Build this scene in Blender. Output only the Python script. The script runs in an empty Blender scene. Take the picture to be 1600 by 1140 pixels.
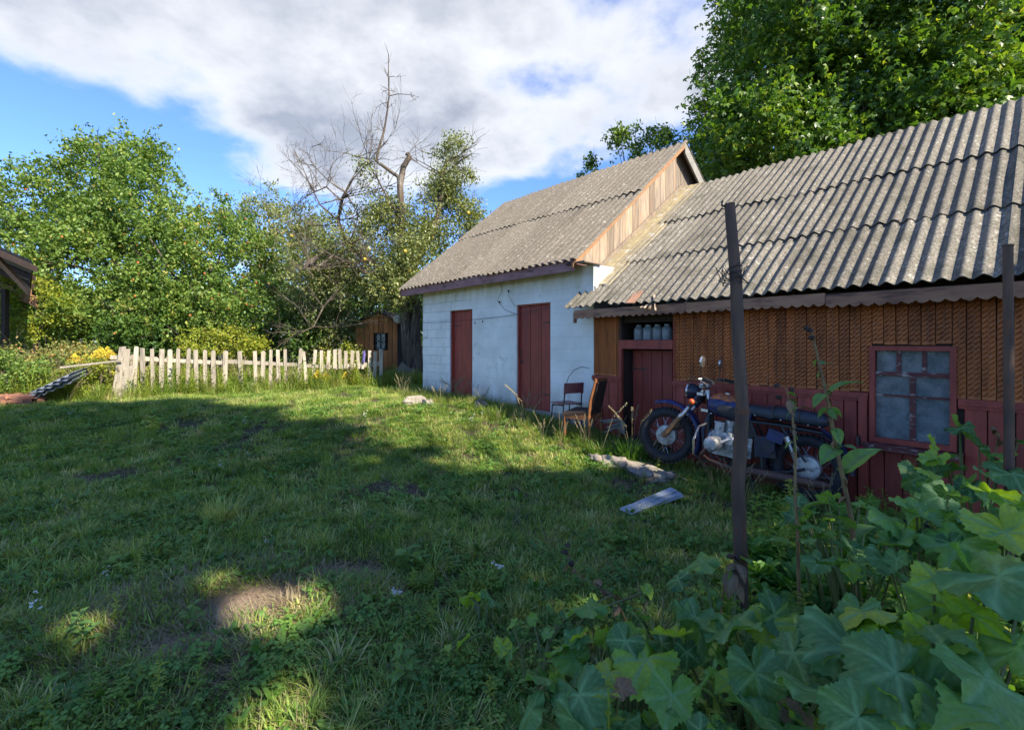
import bpy, math, random
import numpy as np
from mathutils import Vector, Matrix, Euler, noise as mnoise
R = math.radians
random.seed(7)
rng = np.random.default_rng(7)
SC = bpy.context.scene
COL = SC.collection

# ------------------------------------------------------------------ camera
F, CX, HY, CAMZ = 740.0, 800.0, 535.0, 1.6
cam_d = bpy.data.cameras.new('camera'); cam = bpy.data.objects.new('camera', cam_d); COL.objects.link(cam)
cam.location = (0, 0, CAMZ); cam.rotation_euler = (R(90), 0, 0)
cam_d.sensor_width = 36; cam_d.lens = F/1600*36; cam_d.shift_y = (HY-570)/1600
cam_d.clip_end = 3000; cam_d.clip_start = .05
SC.camera = cam

# ------------------------------------------------------------------ place geometry
PHI = R(41.3); SF, CF = math.sin(PHI), math.cos(PHI)
D0 = 5.92                                   # distance from the camera to the facade plane
ZROT = math.atan2(-CF, SF)
def L(x, y, z):                             # building frame -> world: x along the facade, y into it
    return Vector((x*SF + (y+D0)*CF, -x*CF + (y+D0)*SF, z))
def toL(X, Y):
    return (X*SF - Y*CF, X*CF + Y*SF - D0)
def wx(px, y=0.):                           # building x of a photo column on a plane y
    th = math.atan((px-CX)/F); return -(D0+y)*math.tan(math.pi/2-PHI-th)
def wz(px, py, y=0.):
    return CAMZ + (HY-py)/(CF/(D0+y)*(px-150))
def W(px, py, Y):
    return Vector(((px-CX)/F*Y, Y, CAMZ+(HY-py)/F*Y))

# ------------------------------------------------------------------ light
SUN_A, SUN_E = R(8), R(39)
sdl = Vector((math.cos(SUN_A)*math.cos(SUN_E), math.sin(SUN_A)*math.cos(SUN_E), math.sin(SUN_E)))
sdir = Vector((sdl.x*SF + sdl.y*CF, -sdl.x*CF + sdl.y*SF, sdl.z))
sun_d = bpy.data.lights.new('sun', 'SUN'); sun_d.energy = 2.5; sun_d.angle = R(.6); sun_d.color = (1, .92, .76)
sun = bpy.data.objects.new('sun', sun_d); COL.objects.link(sun)
sun.rotation_euler = sdir.to_track_quat('Z', 'Y').to_euler(); sun.location = (5, -5, 20)

world = bpy.data.worlds.new('World'); SC.world = world; world.use_nodes = True
def build_world():
    nt = world.node_tree; nt.nodes.clear(); N = nt.nodes.new; K = nt.links.new
    out = N('ShaderNodeOutputWorld'); sky = N('ShaderNodeTexSky'); sky.sky_type = 'NISHITA'; sky.sun_disc = False
    sky.sun_elevation = SUN_E; sky.sun_rotation = math.atan2(sdir.x, sdir.y); sky.air_density = 1.0; sky.dust_density = .3; sky.ozone_density = 2.5
    bg = N('ShaderNodeBackground'); bg.inputs[1].default_value = .057
    tint = N('ShaderNodeMix'); tint.data_type = 'RGBA'; tint.blend_type = 'MULTIPLY'; tint.inputs[0].default_value = 1
    tint.inputs[7].default_value = (.62, .80, 1.14, 1)
    K(sky.outputs[0], tint.inputs[6]); K(tint.outputs[2], bg.inputs[0])
    tc = N('ShaderNodeTexCoord'); sep = N('ShaderNodeSeparateXYZ'); K(tc.outputs['Generated'], sep.inputs[0])
    def m(op, a, b=None, c=None, clamp=False):
        n = N('ShaderNodeMath'); n.operation = op; n.use_clamp = clamp
        for i, v in enumerate((a, b, c)):
            if v is None: continue
            if isinstance(v, (int, float)): n.inputs[i].default_value = v
            else: K(v, n.inputs[i])
        return n.outputs[0]
    az = m('ARCTAN2', sep.outputs[0], sep.outputs[1]); el = m('ARCSINE', sep.outputs[2])
    dz = m('ADD', m('MAXIMUM', sep.outputs[2], 0), .28)
    comb = N('ShaderNodeCombineXYZ'); K(m('DIVIDE', sep.outputs[0], dz), comb.inputs[0]); K(m('DIVIDE', sep.outputs[1], dz), comb.inputs[1])
    def noise(scale, detail, rough, off):
        mp = N('ShaderNodeMapping'); mp.inputs['Location'].default_value = off; K(comb.outputs[0], mp.inputs[0])
        n = N('ShaderNodeTexNoise'); n.inputs['Scale'].default_value = scale; n.inputs['Detail'].default_value = detail
        n.inputs['Roughness'].default_value = rough; K(mp.outputs[0], n.inputs['Vector']); return n.outputs[0]
    n1 = noise(1.3, 9, .55, (3.1, 1.7, 0)); n2 = noise(3.2, 8, .55, (.3, 5.2, 2)); n3 = noise(.55, 3, .5, (7, 2, 1))
    # one large cloud bank over the yard (wide in azimuth, base near 21 degrees), more added out of view to lift the shade
    ex = m('POWER', m('ABSOLUTE', m('DIVIDE', m('ADD', az, .42), .90)), 3.2); ey = m('POWER', m('ABSOLUTE', m('DIVIDE', m('SUBTRACT', el, .575), .26)), 2.4)
    bank = m('SUBTRACT', 1.0, m('ADD', ex, ey))
    bank = m('MAXIMUM', bank, -.55)
    sc_ = m('MULTIPLY', m('SUBTRACT', n3, .5), 2.4)
    base = m('ADD', m('MULTIPLY', bank, .44), m('MULTIPLY', sc_, .15))
    wob = m('ADD', m('MULTIPLY', m('SUBTRACT', n1, .5), 2.2), m('MULTIPLY', m('SUBTRACT', n2, .5), .7))
    dens = m('ADD', m('ADD', base, .07), m('MULTIPLY', wob, .92))
    mr = N('ShaderNodeMapRange'); mr.interpolation_type = 'SMOOTHSTEP'; K(dens, mr.inputs[0]); mr.inputs[1].default_value = .0; mr.inputs[2].default_value = .30
    thick = N('ShaderNodeMapRange'); thick.interpolation_type = 'SMOOTHSTEP'; K(dens, thick.inputs[0]); thick.inputs[1].default_value = .08; thick.inputs[2].default_value = .6
    n4 = noise(2.1, 6, .6, (11, 4, 3))
    tk = m('MULTIPLY', thick.outputs[0], m('ADD', m('MULTIPLY', m('SUBTRACT', n4, .5), 4.2), .78), None, True)
    cr = N('ShaderNodeMix'); cr.data_type = 'RGBA'; K(tk, cr.inputs[0]); cr.inputs[6].default_value = (.74, .755, .78, 1); cr.inputs[7].default_value = (.33, .36, .42, 1)
    bc = N('ShaderNodeBackground'); K(cr.outputs[2], bc.inputs[0]); bc.inputs[1].default_value = .32
    mx = N('ShaderNodeMixShader'); K(m('MULTIPLY', mr.outputs[0], .93), mx.inputs[0]); K(bg.outputs[0], mx.inputs[1]); K(bc.outputs[0], mx.inputs[2])
    K(mx.outputs[0], out.inputs[0])
build_world()
SC.view_settings.view_transform = 'Standard'; SC.view_settings.look = 'None'; SC.view_settings.gamma = 1
SC.view_settings.use_curve_mapping = False; SC.view_settings.exposure = 2.2
SC.render.engine = 'CYCLES'
SC.cycles.max_bounces = 6; SC.cycles.diffuse_bounces = 3; SC.cycles.transmission_bounces = 4; SC.cycles.transparent_max_bounces = 6
SC.cycles.use_denoising = True

# ------------------------------------------------------------------ materials
def pmat(name, c1, c2=None, scale=6, stretch=(1,1,1), rough=.8, metal=0, bump=.0, bscale=None, rnd=.18, spots=None,
         spec=.4, ramp=(.35,.65), coord='Object', hue=0., spots2=None):
    m = bpy.data.materials.new(name); m.use_nodes = True; nt = m.node_tree; N = nt.nodes.new; K = nt.links.new
    bs = nt.nodes['Principled BSDF']; bs.inputs['Roughness'].default_value = rough; bs.inputs['Metallic'].default_value = metal
    bs.inputs['Specular IOR Level'].default_value = spec
    c2 = c2 or tuple(v*.7 for v in c1)
    tc = N('ShaderNodeTexCoord'); oi = N('ShaderNodeObjectInfo')
    mul = N('ShaderNodeMath'); mul.operation = 'MULTIPLY'; mul.inputs[1].default_value = 53.; K(oi.outputs['Random'], mul.inputs[0])
    if coord == 'World':
        g = N('ShaderNodeNewGeometry'); src = g.outputs['Position']
        mp = N('ShaderNodeMapping'); mp.inputs['Scale'].default_value = stretch; K(src, mp.inputs[0])
    else:
        add = N('ShaderNodeVectorMath'); add.operation = 'ADD'; K(tc.outputs['Object'], add.inputs[0]); K(mul.outputs[0], add.inputs[1])
        mp = N('ShaderNodeMapping'); mp.inputs['Scale'].default_value = stretch; K(add.outputs[0], mp.inputs[0])
    def nz(s, d=6, r=.6):
        n = N('ShaderNodeTexNoise'); n.inputs['Scale'].default_value = s; n.inputs['Detail'].default_value = d; n.inputs['Roughness'].default_value = r
        K(mp.outputs[0], n.inputs['Vector']); return n
    n1 = nz(scale); rp = N('ShaderNodeMapRange'); rp.inputs[1].default_value = ramp[0]; rp.inputs[2].default_value = ramp[1]; K(n1.outputs[0], rp.inputs[0])
    mx = N('ShaderNodeMix'); mx.data_type = 'RGBA'; K(rp.outputs[0], mx.inputs[0]); mx.inputs[6].default_value = (*c1, 1); mx.inputs[7].default_value = (*c2, 1)
    col = mx.outputs[2]
    for sp in (spots, spots2):
        if sp:
            sc, s_, lo, hi = sp
            n2 = nz(s_, 5, .65); r2 = N('ShaderNodeMapRange'); r2.inputs[1].default_value = lo; r2.inputs[2].default_value = hi; K(n2.outputs[0], r2.inputs[0])
            m2 = N('ShaderNodeMix'); m2.data_type = 'RGBA'; K(r2.outputs[0], m2.inputs[0]); K(col, m2.inputs[6]); m2.inputs[7].default_value = (*sc, 1); col = m2.outputs[2]
    hs = N('ShaderNodeHueSaturation'); vr = N('ShaderNodeMapRange'); vr.inputs[3].default_value = 1-rnd; vr.inputs[4].default_value = 1+rnd
    K(oi.outputs['Random'], vr.inputs[0]); K(vr.outputs[0], hs.inputs['Value']); K(col, hs.inputs['Color']); K(hs.outputs[0], bs.inputs['Base Color'])
    if bump:
        nb = nz(bscale or scale*3, 8, .65); b = N('ShaderNodeBump'); b.inputs['Strength'].default_value = bump; b.inputs['Distance'].default_value = .01
        K(nb.outputs[0], b.inputs['Height']); K(b.outputs[0], bs.inputs['Normal'])
    return m

def leafmat(name, ramp, trans=.35, rough=.5, spec=.35, use_attr=True, patch=None, vein=None, tcol=(1.3,1.35,.45)):
    """ramp: list of (pos, colour); driven by the 'tint' attribute or the instance's random."""
    m = bpy.data.materials.new(name); m.use_nodes = True; nt = m.node_tree; N = nt.nodes.new; K = nt.links.new
    bs = nt.nodes['Principled BSDF']; bs.inputs['Roughness'].default_value = rough; bs.inputs['Specular IOR Level'].default_value = spec
    out = [n for n in nt.nodes if n.type == 'OUTPUT_MATERIAL'][0]
    if use_attr:
        a = N('ShaderNodeAttribute'); a.attribute_name = 'tint'; fac = a.outputs['Fac']
    else:
        a = N('ShaderNodeObjectInfo'); fac = a.outputs['Random']
    if patch:
        g = N('ShaderNodeNewGeometry'); n = N('ShaderNodeTexNoise'); n.inputs['Scale'].default_value = patch[0]; n.inputs['Detail'].default_value = 3
        K(g.outputs['Position'], n.inputs['Vector']); mm = N('ShaderNodeMath'); mm.operation = 'MULTIPLY_ADD'; K(n.outputs[0], mm.inputs[0]); mm.inputs[1].default_value = patch[1]; mm.inputs[2].default_value = -patch[1]*.5
        ad = N('ShaderNodeMath'); ad.operation = 'ADD'; K(fac, ad.inputs[0]); K(mm.outputs[0], ad.inputs[1]); fac = ad.outputs[0]
    cr = N('ShaderNodeValToRGB'); K(fac, cr.inputs[0]); e = cr.color_ramp.elements
    while len(e) < len(ramp): e.new(.5)
    for i, (p, c) in enumerate(ramp): e[i].position = p; e[i].color = (*c, 1)
    col = cr.outputs[0]
    if vein:
        va = N('ShaderNodeAttribute'); va.attribute_name = 'vein'; vm = N('ShaderNodeMix'); vm.data_type = 'RGBA'; K(va.outputs['Fac'], vm.inputs[0]); K(col, vm.inputs[6]); vm.inputs[7].default_value = (*vein, 1); 
        tc = N('ShaderNodeTexCoord'); n = N('ShaderNodeTexNoise'); n.inputs['Scale'].default_value = 9; n.inputs['Detail'].default_value = 7; K(tc.outputs['Object'], n.inputs['Vector'])
        r2 = N('ShaderNodeMapRange'); r2.inputs[1].default_value = .3; r2.inputs[2].default_value = .7; r2.inputs[3].default_value = .86; r2.inputs[4].default_value = 1.13; K(n.outputs[0], r2.inputs[0])
        hs = N('ShaderNodeHueSaturation'); K(vm.outputs[2], hs.inputs['Color']); K(r2.outputs[0], hs.inputs['Value']); col = hs.outputs[0]
        b = N('ShaderNodeBump'); b.inputs['Strength'].default_value = .5; b.inputs['Distance'].default_value = .004
        n3 = N('ShaderNodeTexNoise'); n3.inputs['Scale'].default_value = 60; K(tc.outputs['Object'], n3.inputs['Vector']); K(n3.outputs[0], b.inputs['Height']); K(b.outputs[0], bs.inputs['Normal'])
    K(col, bs.inputs['Base Color'])
    tr = N('ShaderNodeBsdfTranslucent'); tm = N('ShaderNodeMix'); tm.data_type = 'RGBA'; tm.blend_type = 'MULTIPLY'; tm.inputs[0].default_value = 1; tm.inputs[7].default_value = (*tcol, 1)
    K(col, tm.inputs[6]); K(tm.outputs[2], tr.inputs[0])
    ms = N('ShaderNodeMixShader'); ms.inputs[0].default_value = trans; K(bs.outputs[0], ms.inputs[1]); K(tr.outputs[0], ms.inputs[2]); K(ms.outputs[0], out.inputs[0])
    return m

MT = {}
MT['slate'] = pmat('slate', (.225,.20,.165), (.085,.075,.058), 48, (1,.7,1), .93, bump=.6, bscale=40, rnd=.2, spots=((.36,.34,.30), 26, .57, .68), spots2=((.07,.066,.05), 3.5, .50, .74), spec=.2)
MT['slate_warm'] = pmat('slate_warm', (.215,.185,.148), (.095,.08,.062), 48, (1,.7,1), .93, bump=.6, bscale=40, rnd=.1, spots=((.34,.31,.26), 24, .57, .68), spots2=((.08,.07,.05), 1.7, .55, .8), spec=.2)
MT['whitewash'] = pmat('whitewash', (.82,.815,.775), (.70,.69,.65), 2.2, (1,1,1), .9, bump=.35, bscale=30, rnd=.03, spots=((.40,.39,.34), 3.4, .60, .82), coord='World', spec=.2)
MT['mortar'] = pmat('mortar', (.62,.64,.64), (.5,.52,.52), 9, rough=.95, bump=.4, rnd=0)
MT['concrete'] = pmat('concrete', (.30,.28,.25), (.20,.19,.17), 7, rough=.95, bump=.8, bscale=25)
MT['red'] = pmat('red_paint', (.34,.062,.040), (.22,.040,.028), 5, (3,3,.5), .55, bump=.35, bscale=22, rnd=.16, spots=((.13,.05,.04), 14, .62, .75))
MT['redworn'] = pmat('worn_red_paint', (.17,.045,.04), (.09,.03,.028), 7, (.7,3,3), .7, bump=.5, rnd=.1, spots=((.42,.36,.32), 13, .57, .62))
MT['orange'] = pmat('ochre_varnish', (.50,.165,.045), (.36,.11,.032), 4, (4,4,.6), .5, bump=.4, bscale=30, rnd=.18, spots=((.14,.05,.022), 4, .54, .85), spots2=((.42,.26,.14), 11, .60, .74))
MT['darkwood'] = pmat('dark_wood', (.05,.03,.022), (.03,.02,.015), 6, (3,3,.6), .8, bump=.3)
MT['fascia'] = pmat('faded_fascia', (.40,.21,.12), (.26,.13,.08), 5, (.6,3,3), .8, bump=.4, rnd=.15, spots=((.10,.045,.04), 5, .52, .7))
MT['fascia_mauve'] = pmat('faded_mauve_fascia', (.36,.19,.175), (.26,.13,.125), 5, (.6,3,3), .8, bump=.4, rnd=.12, spots=((.10,.05,.045), 6, .55, .7))
MT['gable'] = pmat('weathered_board', (.33,.25,.18), (.18,.145,.115), 5, (4,4,.5), .85, bump=.5, rnd=.32, spots=((.42,.22,.11), 3, .55, .75))
MT['rake'] = pmat('rake_board', (.36,.19,.09), (.28,.14,.07), 5, (3,.5,3), .8, bump=.3, rnd=.1)
MT['moss'] = pmat('yellow_moss_mortar', (.42,.34,.19), (.30,.24,.15), 8, rough=.95, bump=.8, rnd=.1, spots=((.5,.48,.42), 9, .55, .65))
MT['picket'] = pmat('grey_picket', (.43,.37,.285), (.26,.22,.17), 6, (3,3,.4), .9, bump=.8, rnd=.25, spots=((.22,.18,.14), 9, .56, .68))
MT['hut'] = pmat('hut_board', (.46,.18,.055), (.32,.12,.04), 5, (3,3,.4), .8, bump=.3, rnd=.2)
MT['rust'] = pmat('rusty_pipe', (.15,.09,.062), (.085,.055,.042), 8, (2,2,.5), .75, metal=.2, bump=.5, rnd=.1, spots=((.16,.075,.04), 9, .54, .68))
MT['wire'] = pmat('wire', (.05,.045,.04), rough=.6, metal=.4)
MT['bark'] = pmat('bark', (.13,.10,.075), (.06,.045,.035), 7, (2,2,.5), .95, bump=1., bscale=14, rnd=.1)
MT['deadbark'] = pmat('dead_bark', (.13,.10,.072), (.05,.038,.03), 5, (2,2,.4), .95, bump=1., bscale=16, rnd=.1, spots=((.30,.26,.22), 4, .55, .7))
MT['stone'] = pmat('pale_stone', (.30,.26,.21), (.2,.165,.135), 6, rough=.95, bump=1, bscale=18)
MT['brick'] = pmat('brick_red', (.32,.14,.08), (.24,.11,.07), 9, rough=.95, bump=.7)
MT['bluewhite'] = pmat('pale_board', (.30,.33,.36), (.22,.24,.27), 9, (.5,3,1), .85, bump=.4, spots=((.2,.2,.19), 10, .55, .7))
MT['stem'] = pmat('green_stem', (.10,.16,.04), (.13,.12,.05), 9, rough=.6)
MT['drystem'] = pmat('dry_stem', (.26,.17,.07), (.16,.10,.05), 9, rough=.8)
MT['black'] = pmat('black_rubber', (.018,.018,.02), (.03,.03,.032), 12, rough=.75, bump=.2, rnd=0)
MT['seat'] = pmat('black_vinyl', (.02,.024,.032), (.03,.035,.045), 9, rough=.42, bump=.15, rnd=0)
MT['blue'] = pmat('blue_paint', (.016,.03,.13), (.012,.02,.065), 5, rough=.35, rnd=.1, spots=((.08,.03,.02), 8, .6, .72))
MT['darkblue'] = pmat('dark_blue_paint', (.016,.022,.05), (.02,.02,.025), 6, rough=.4, rnd=.1, spots=((.05,.03,.02), 9, .58, .7))
MT['orangerust'] = pmat('flaking_orange', (.50,.16,.04), (.30,.09,.03), 9, rough=.6, spots=((.03,.05,.16), 7, .56, .62))
MT['forkwood'] = pmat('tan_fork_paint', (.30,.16,.075), (.2,.105,.05), 7, rough=.6, spots=((.12,.05,.03), 12, .58, .66))
MT['alu'] = pmat('cast_aluminium', (.55,.54,.52), (.30,.295,.28), 16, rough=.42, metal=.5, bump=.3, spots=((.16,.14,.12), 12, .52, .66))
MT['chrome'] = pmat('dull_chrome', (.60,.60,.60), (.35,.33,.31), 9, rough=.28, metal=.9, spots=((.14,.08,.05), 14, .58, .68))
MT['steel'] = pmat('dark_steel', (.03,.03,.032), (.05,.045,.04), 9, rough=.5, metal=.4)
MT['pipe'] = pmat('rusty_exhaust', (.16,.085,.06), (.10,.055,.045), 8, rough=.6, metal=.3, bump=.3)
MT['redlens'] = pmat('red_lens', (.25,.01,.012), rough=.2)
MT['orangelens'] = pmat('orange_lens', (.70,.12,.03), rough=.25)
MT['white'] = pmat('white_enamel', (.75,.75,.73), rough=.4)
MT['chairwood'] = pmat('varnished_chair', (.32,.12,.04), (.18,.065,.025), 7, (2,2,.5), .5, bump=.15)
MT['redply'] = pmat('faded_red_ply', (.26,.09,.085), (.20,.07,.07), 8, rough=.5)
MT['uphol'] = pmat('dark_upholstery', (.05,.03,.022), (.035,.022,.018), 12, rough=.95, bump=.4)
MT['greymetal'] = pmat('grey_metal', (.10,.10,.105), (.06,.055,.05), 12, rough=.5, metal=.5)
MT['plastic'] = pmat('black_plastic', (.03,.03,.034), rough=.3, bump=.6, bscale=12)
MT['purple'] = pmat('purple_cloth', (.16,.12,.36), rough=.8)
MT['lace'] = pmat('lace_curtain', (.62,.66,.68), (.26,.30,.32), 34, rough=.9, rnd=0, ramp=(.42,.55))
MT['inside'] = pmat('dim_interior', (.03,.028,.025), rough=.9)
MT['rustsheet'] = pmat('rusted_tin', (.34,.18,.11), (.24,.13,.08), 6, rough=.85, bump=.4)
MT['apple'] = pmat('red_apple', (.42,.09,.04), (.46,.20,.05), 3, rough=.4, coord='World')
MT['yellowapple'] = pmat('yellow_apple', (.60,.45,.06), (.5,.35,.06), 3, rough=.4)
MT['flower'] = pmat('yellow_flower', (.62,.46,.04), (.48,.36,.03), 9, rough=.7)
MT['whiteflower'] = pmat('white_flower', (.62,.62,.55), rough=.7)
def height_tone(m, z0, z1, col):
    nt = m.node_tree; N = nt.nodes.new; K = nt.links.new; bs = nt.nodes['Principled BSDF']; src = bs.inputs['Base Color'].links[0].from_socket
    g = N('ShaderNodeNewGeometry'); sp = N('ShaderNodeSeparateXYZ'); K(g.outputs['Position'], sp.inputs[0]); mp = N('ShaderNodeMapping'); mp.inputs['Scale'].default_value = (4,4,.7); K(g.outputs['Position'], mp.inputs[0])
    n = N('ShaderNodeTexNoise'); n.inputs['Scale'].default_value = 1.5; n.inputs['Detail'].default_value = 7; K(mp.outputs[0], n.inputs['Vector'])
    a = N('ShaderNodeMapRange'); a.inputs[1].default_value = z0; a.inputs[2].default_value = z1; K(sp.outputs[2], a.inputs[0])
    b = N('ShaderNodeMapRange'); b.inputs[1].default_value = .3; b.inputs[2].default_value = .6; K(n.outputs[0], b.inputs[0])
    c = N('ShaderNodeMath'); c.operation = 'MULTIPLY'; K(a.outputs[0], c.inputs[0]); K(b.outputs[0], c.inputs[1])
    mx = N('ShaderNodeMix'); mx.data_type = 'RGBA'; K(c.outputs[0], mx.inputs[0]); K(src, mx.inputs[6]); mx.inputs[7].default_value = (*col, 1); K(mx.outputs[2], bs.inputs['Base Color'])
height_tone(MT['whitewash'], 2.3, 2.85, (.50,.48,.32)); height_tone(MT['whitewash'], .95, .35, (.42,.40,.33))  # yellowish tone towards the wall top, dirt at its base
def glassmat():
    m = bpy.data.materials.new('dusty_glass'); m.use_nodes = True; nt = m.node_tree; N = nt.nodes.new; K = nt.links.new
    bs = nt.nodes['Principled BSDF']; out = [n for n in nt.nodes if n.type == 'OUTPUT_MATERIAL'][0]
    bs.inputs['Base Color'].default_value = (.30,.34,.345,1); bs.inputs['Roughness'].default_value = .12; bs.inputs['Specular IOR Level'].default_value = .8
    tr = N('ShaderNodeBsdfTransparent'); tr.inputs[0].default_value = (.75,.82,.83,1); tc = N('ShaderNodeTexCoord')
    n = N('ShaderNodeTexNoise'); n.inputs['Scale'].default_value = 9; n.inputs['Detail'].default_value = 8; K(tc.outputs['Object'], n.inputs['Vector'])
    mr = N('ShaderNodeMapRange'); mr.inputs[1].default_value = .35; mr.inputs[2].default_value = .7; mr.inputs[3].default_value = .22; mr.inputs[4].default_value = .62; K(n.outputs[0], mr.inputs[0])
    ms = N('ShaderNodeMixShader'); K(mr.outputs[0], ms.inputs[0]); K(tr.outputs[0], ms.inputs[1]); K(bs.outputs[0], ms.inputs[2]); K(ms.outputs[0], out.inputs[0])
    return m
MT['glass'] = glassmat()
MT['jarglass'] = pmat('dusty_jar_glass', (.26,.29,.30), (.16,.19,.20), 9, rough=.18, rnd=.15)
MT['leaf_apple'] = leafmat('apple_leaves', [(0,(.07,.13,.026)),(.4,(.145,.235,.045)),(.8,(.235,.31,.06)),(1,(.42,.34,.09))], patch=(.5,.5))
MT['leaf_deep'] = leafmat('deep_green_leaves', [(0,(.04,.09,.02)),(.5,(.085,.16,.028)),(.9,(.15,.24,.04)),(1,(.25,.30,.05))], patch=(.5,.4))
MT['leaf_maple'] = leafmat('maple_leaves', [(0,(.045,.105,.018)),(.5,(.11,.21,.028)),(.85,(.24,.33,.04)),(1,(.42,.40,.055))], patch=(.28,.55), rough=.4, trans=.4)
MT['leaf_pear'] = leafmat('grey_green_leaves', [(0,(.13,.16,.06)),(.5,(.24,.27,.10)),(.9,(.36,.36,.14)),(1,(.46,.34,.13))], patch=(.5,.3), rough=.4)
MT['leaf_yellow'] = leafmat('yellow_green_leaves', [(0,(.12,.17,.02)),(.5,(.25,.29,.03)),(1,(.42,.36,.04))], patch=(.8,.4))
MT['leaf_mix'] = leafmat('autumn_weed_leaves', [(0,(.12,.16,.04)),(.4,(.20,.24,.06)),(.7,(.38,.29,.10)),(1,(.46,.19,.08))], patch=(1.2,.6))
MT['leaf_squash'] = leafmat('squash_leaf', [(0,(.06,.16,.045)),(.45,(.13,.27,.065)),(.65,(.17,.34,.06)),(.9,(.34,.50,.03)),(1,(.42,.48,.05))], trans=.36, rough=.42, spec=.5, use_attr=False, vein=(.22,.40,.15))  # lime end of the ramp paints in the backlit look
MT['leaf_weed'] = leafmat('weed_leaf', [(0,(.08,.20,.04)),(.6,(.15,.31,.05)),(1,(.22,.38,.06))], trans=.35, use_attr=False, vein=(.16,.26,.10))
MT['deadleaf'] = leafmat('withered_leaf', [(0,(.13,.07,.035)),(1,(.25,.16,.08))], trans=.15, use_attr=False, vein=(.25,.18,.1))
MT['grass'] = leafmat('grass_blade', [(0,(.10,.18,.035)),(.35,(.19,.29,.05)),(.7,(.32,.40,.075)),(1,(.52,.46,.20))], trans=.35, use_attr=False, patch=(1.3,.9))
MT['grass_tall'] = leafmat('tall_grass_blade', [(0,(.13,.21,.035)),(.5,(.24,.31,.05)),(1,(.42,.38,.15))], trans=.35, use_attr=False, patch=(.5,1.))
MT['herbleaf'] = leafmat('herb_leaf', [(0,(.14,.24,.03)),(.5,(.24,.33,.04)),(1,(.38,.38,.07))], trans=.35, use_attr=False, patch=(.6,1.))
MT['grass_bright'] = leafmat('bright_grass_blade', [(0,(.09,.20,.03)),(1,(.15,.28,.04))], trans=.4, use_attr=False)
MT['straw'] = leafmat('straw', [(0,(.20,.15,.08)),(.6,(.30,.24,.13)),(1,(.38,.32,.18))], trans=.15, use_attr=False, tcol=(1,1,.8))
MT['clover'] = leafmat('clover_leaf', [(0,(.07,.16,.032)),(.6,(.12,.24,.04)),(1,(.19,.31,.05))], trans=.25, use_attr=False, patch=(1.1,.8))

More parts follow.
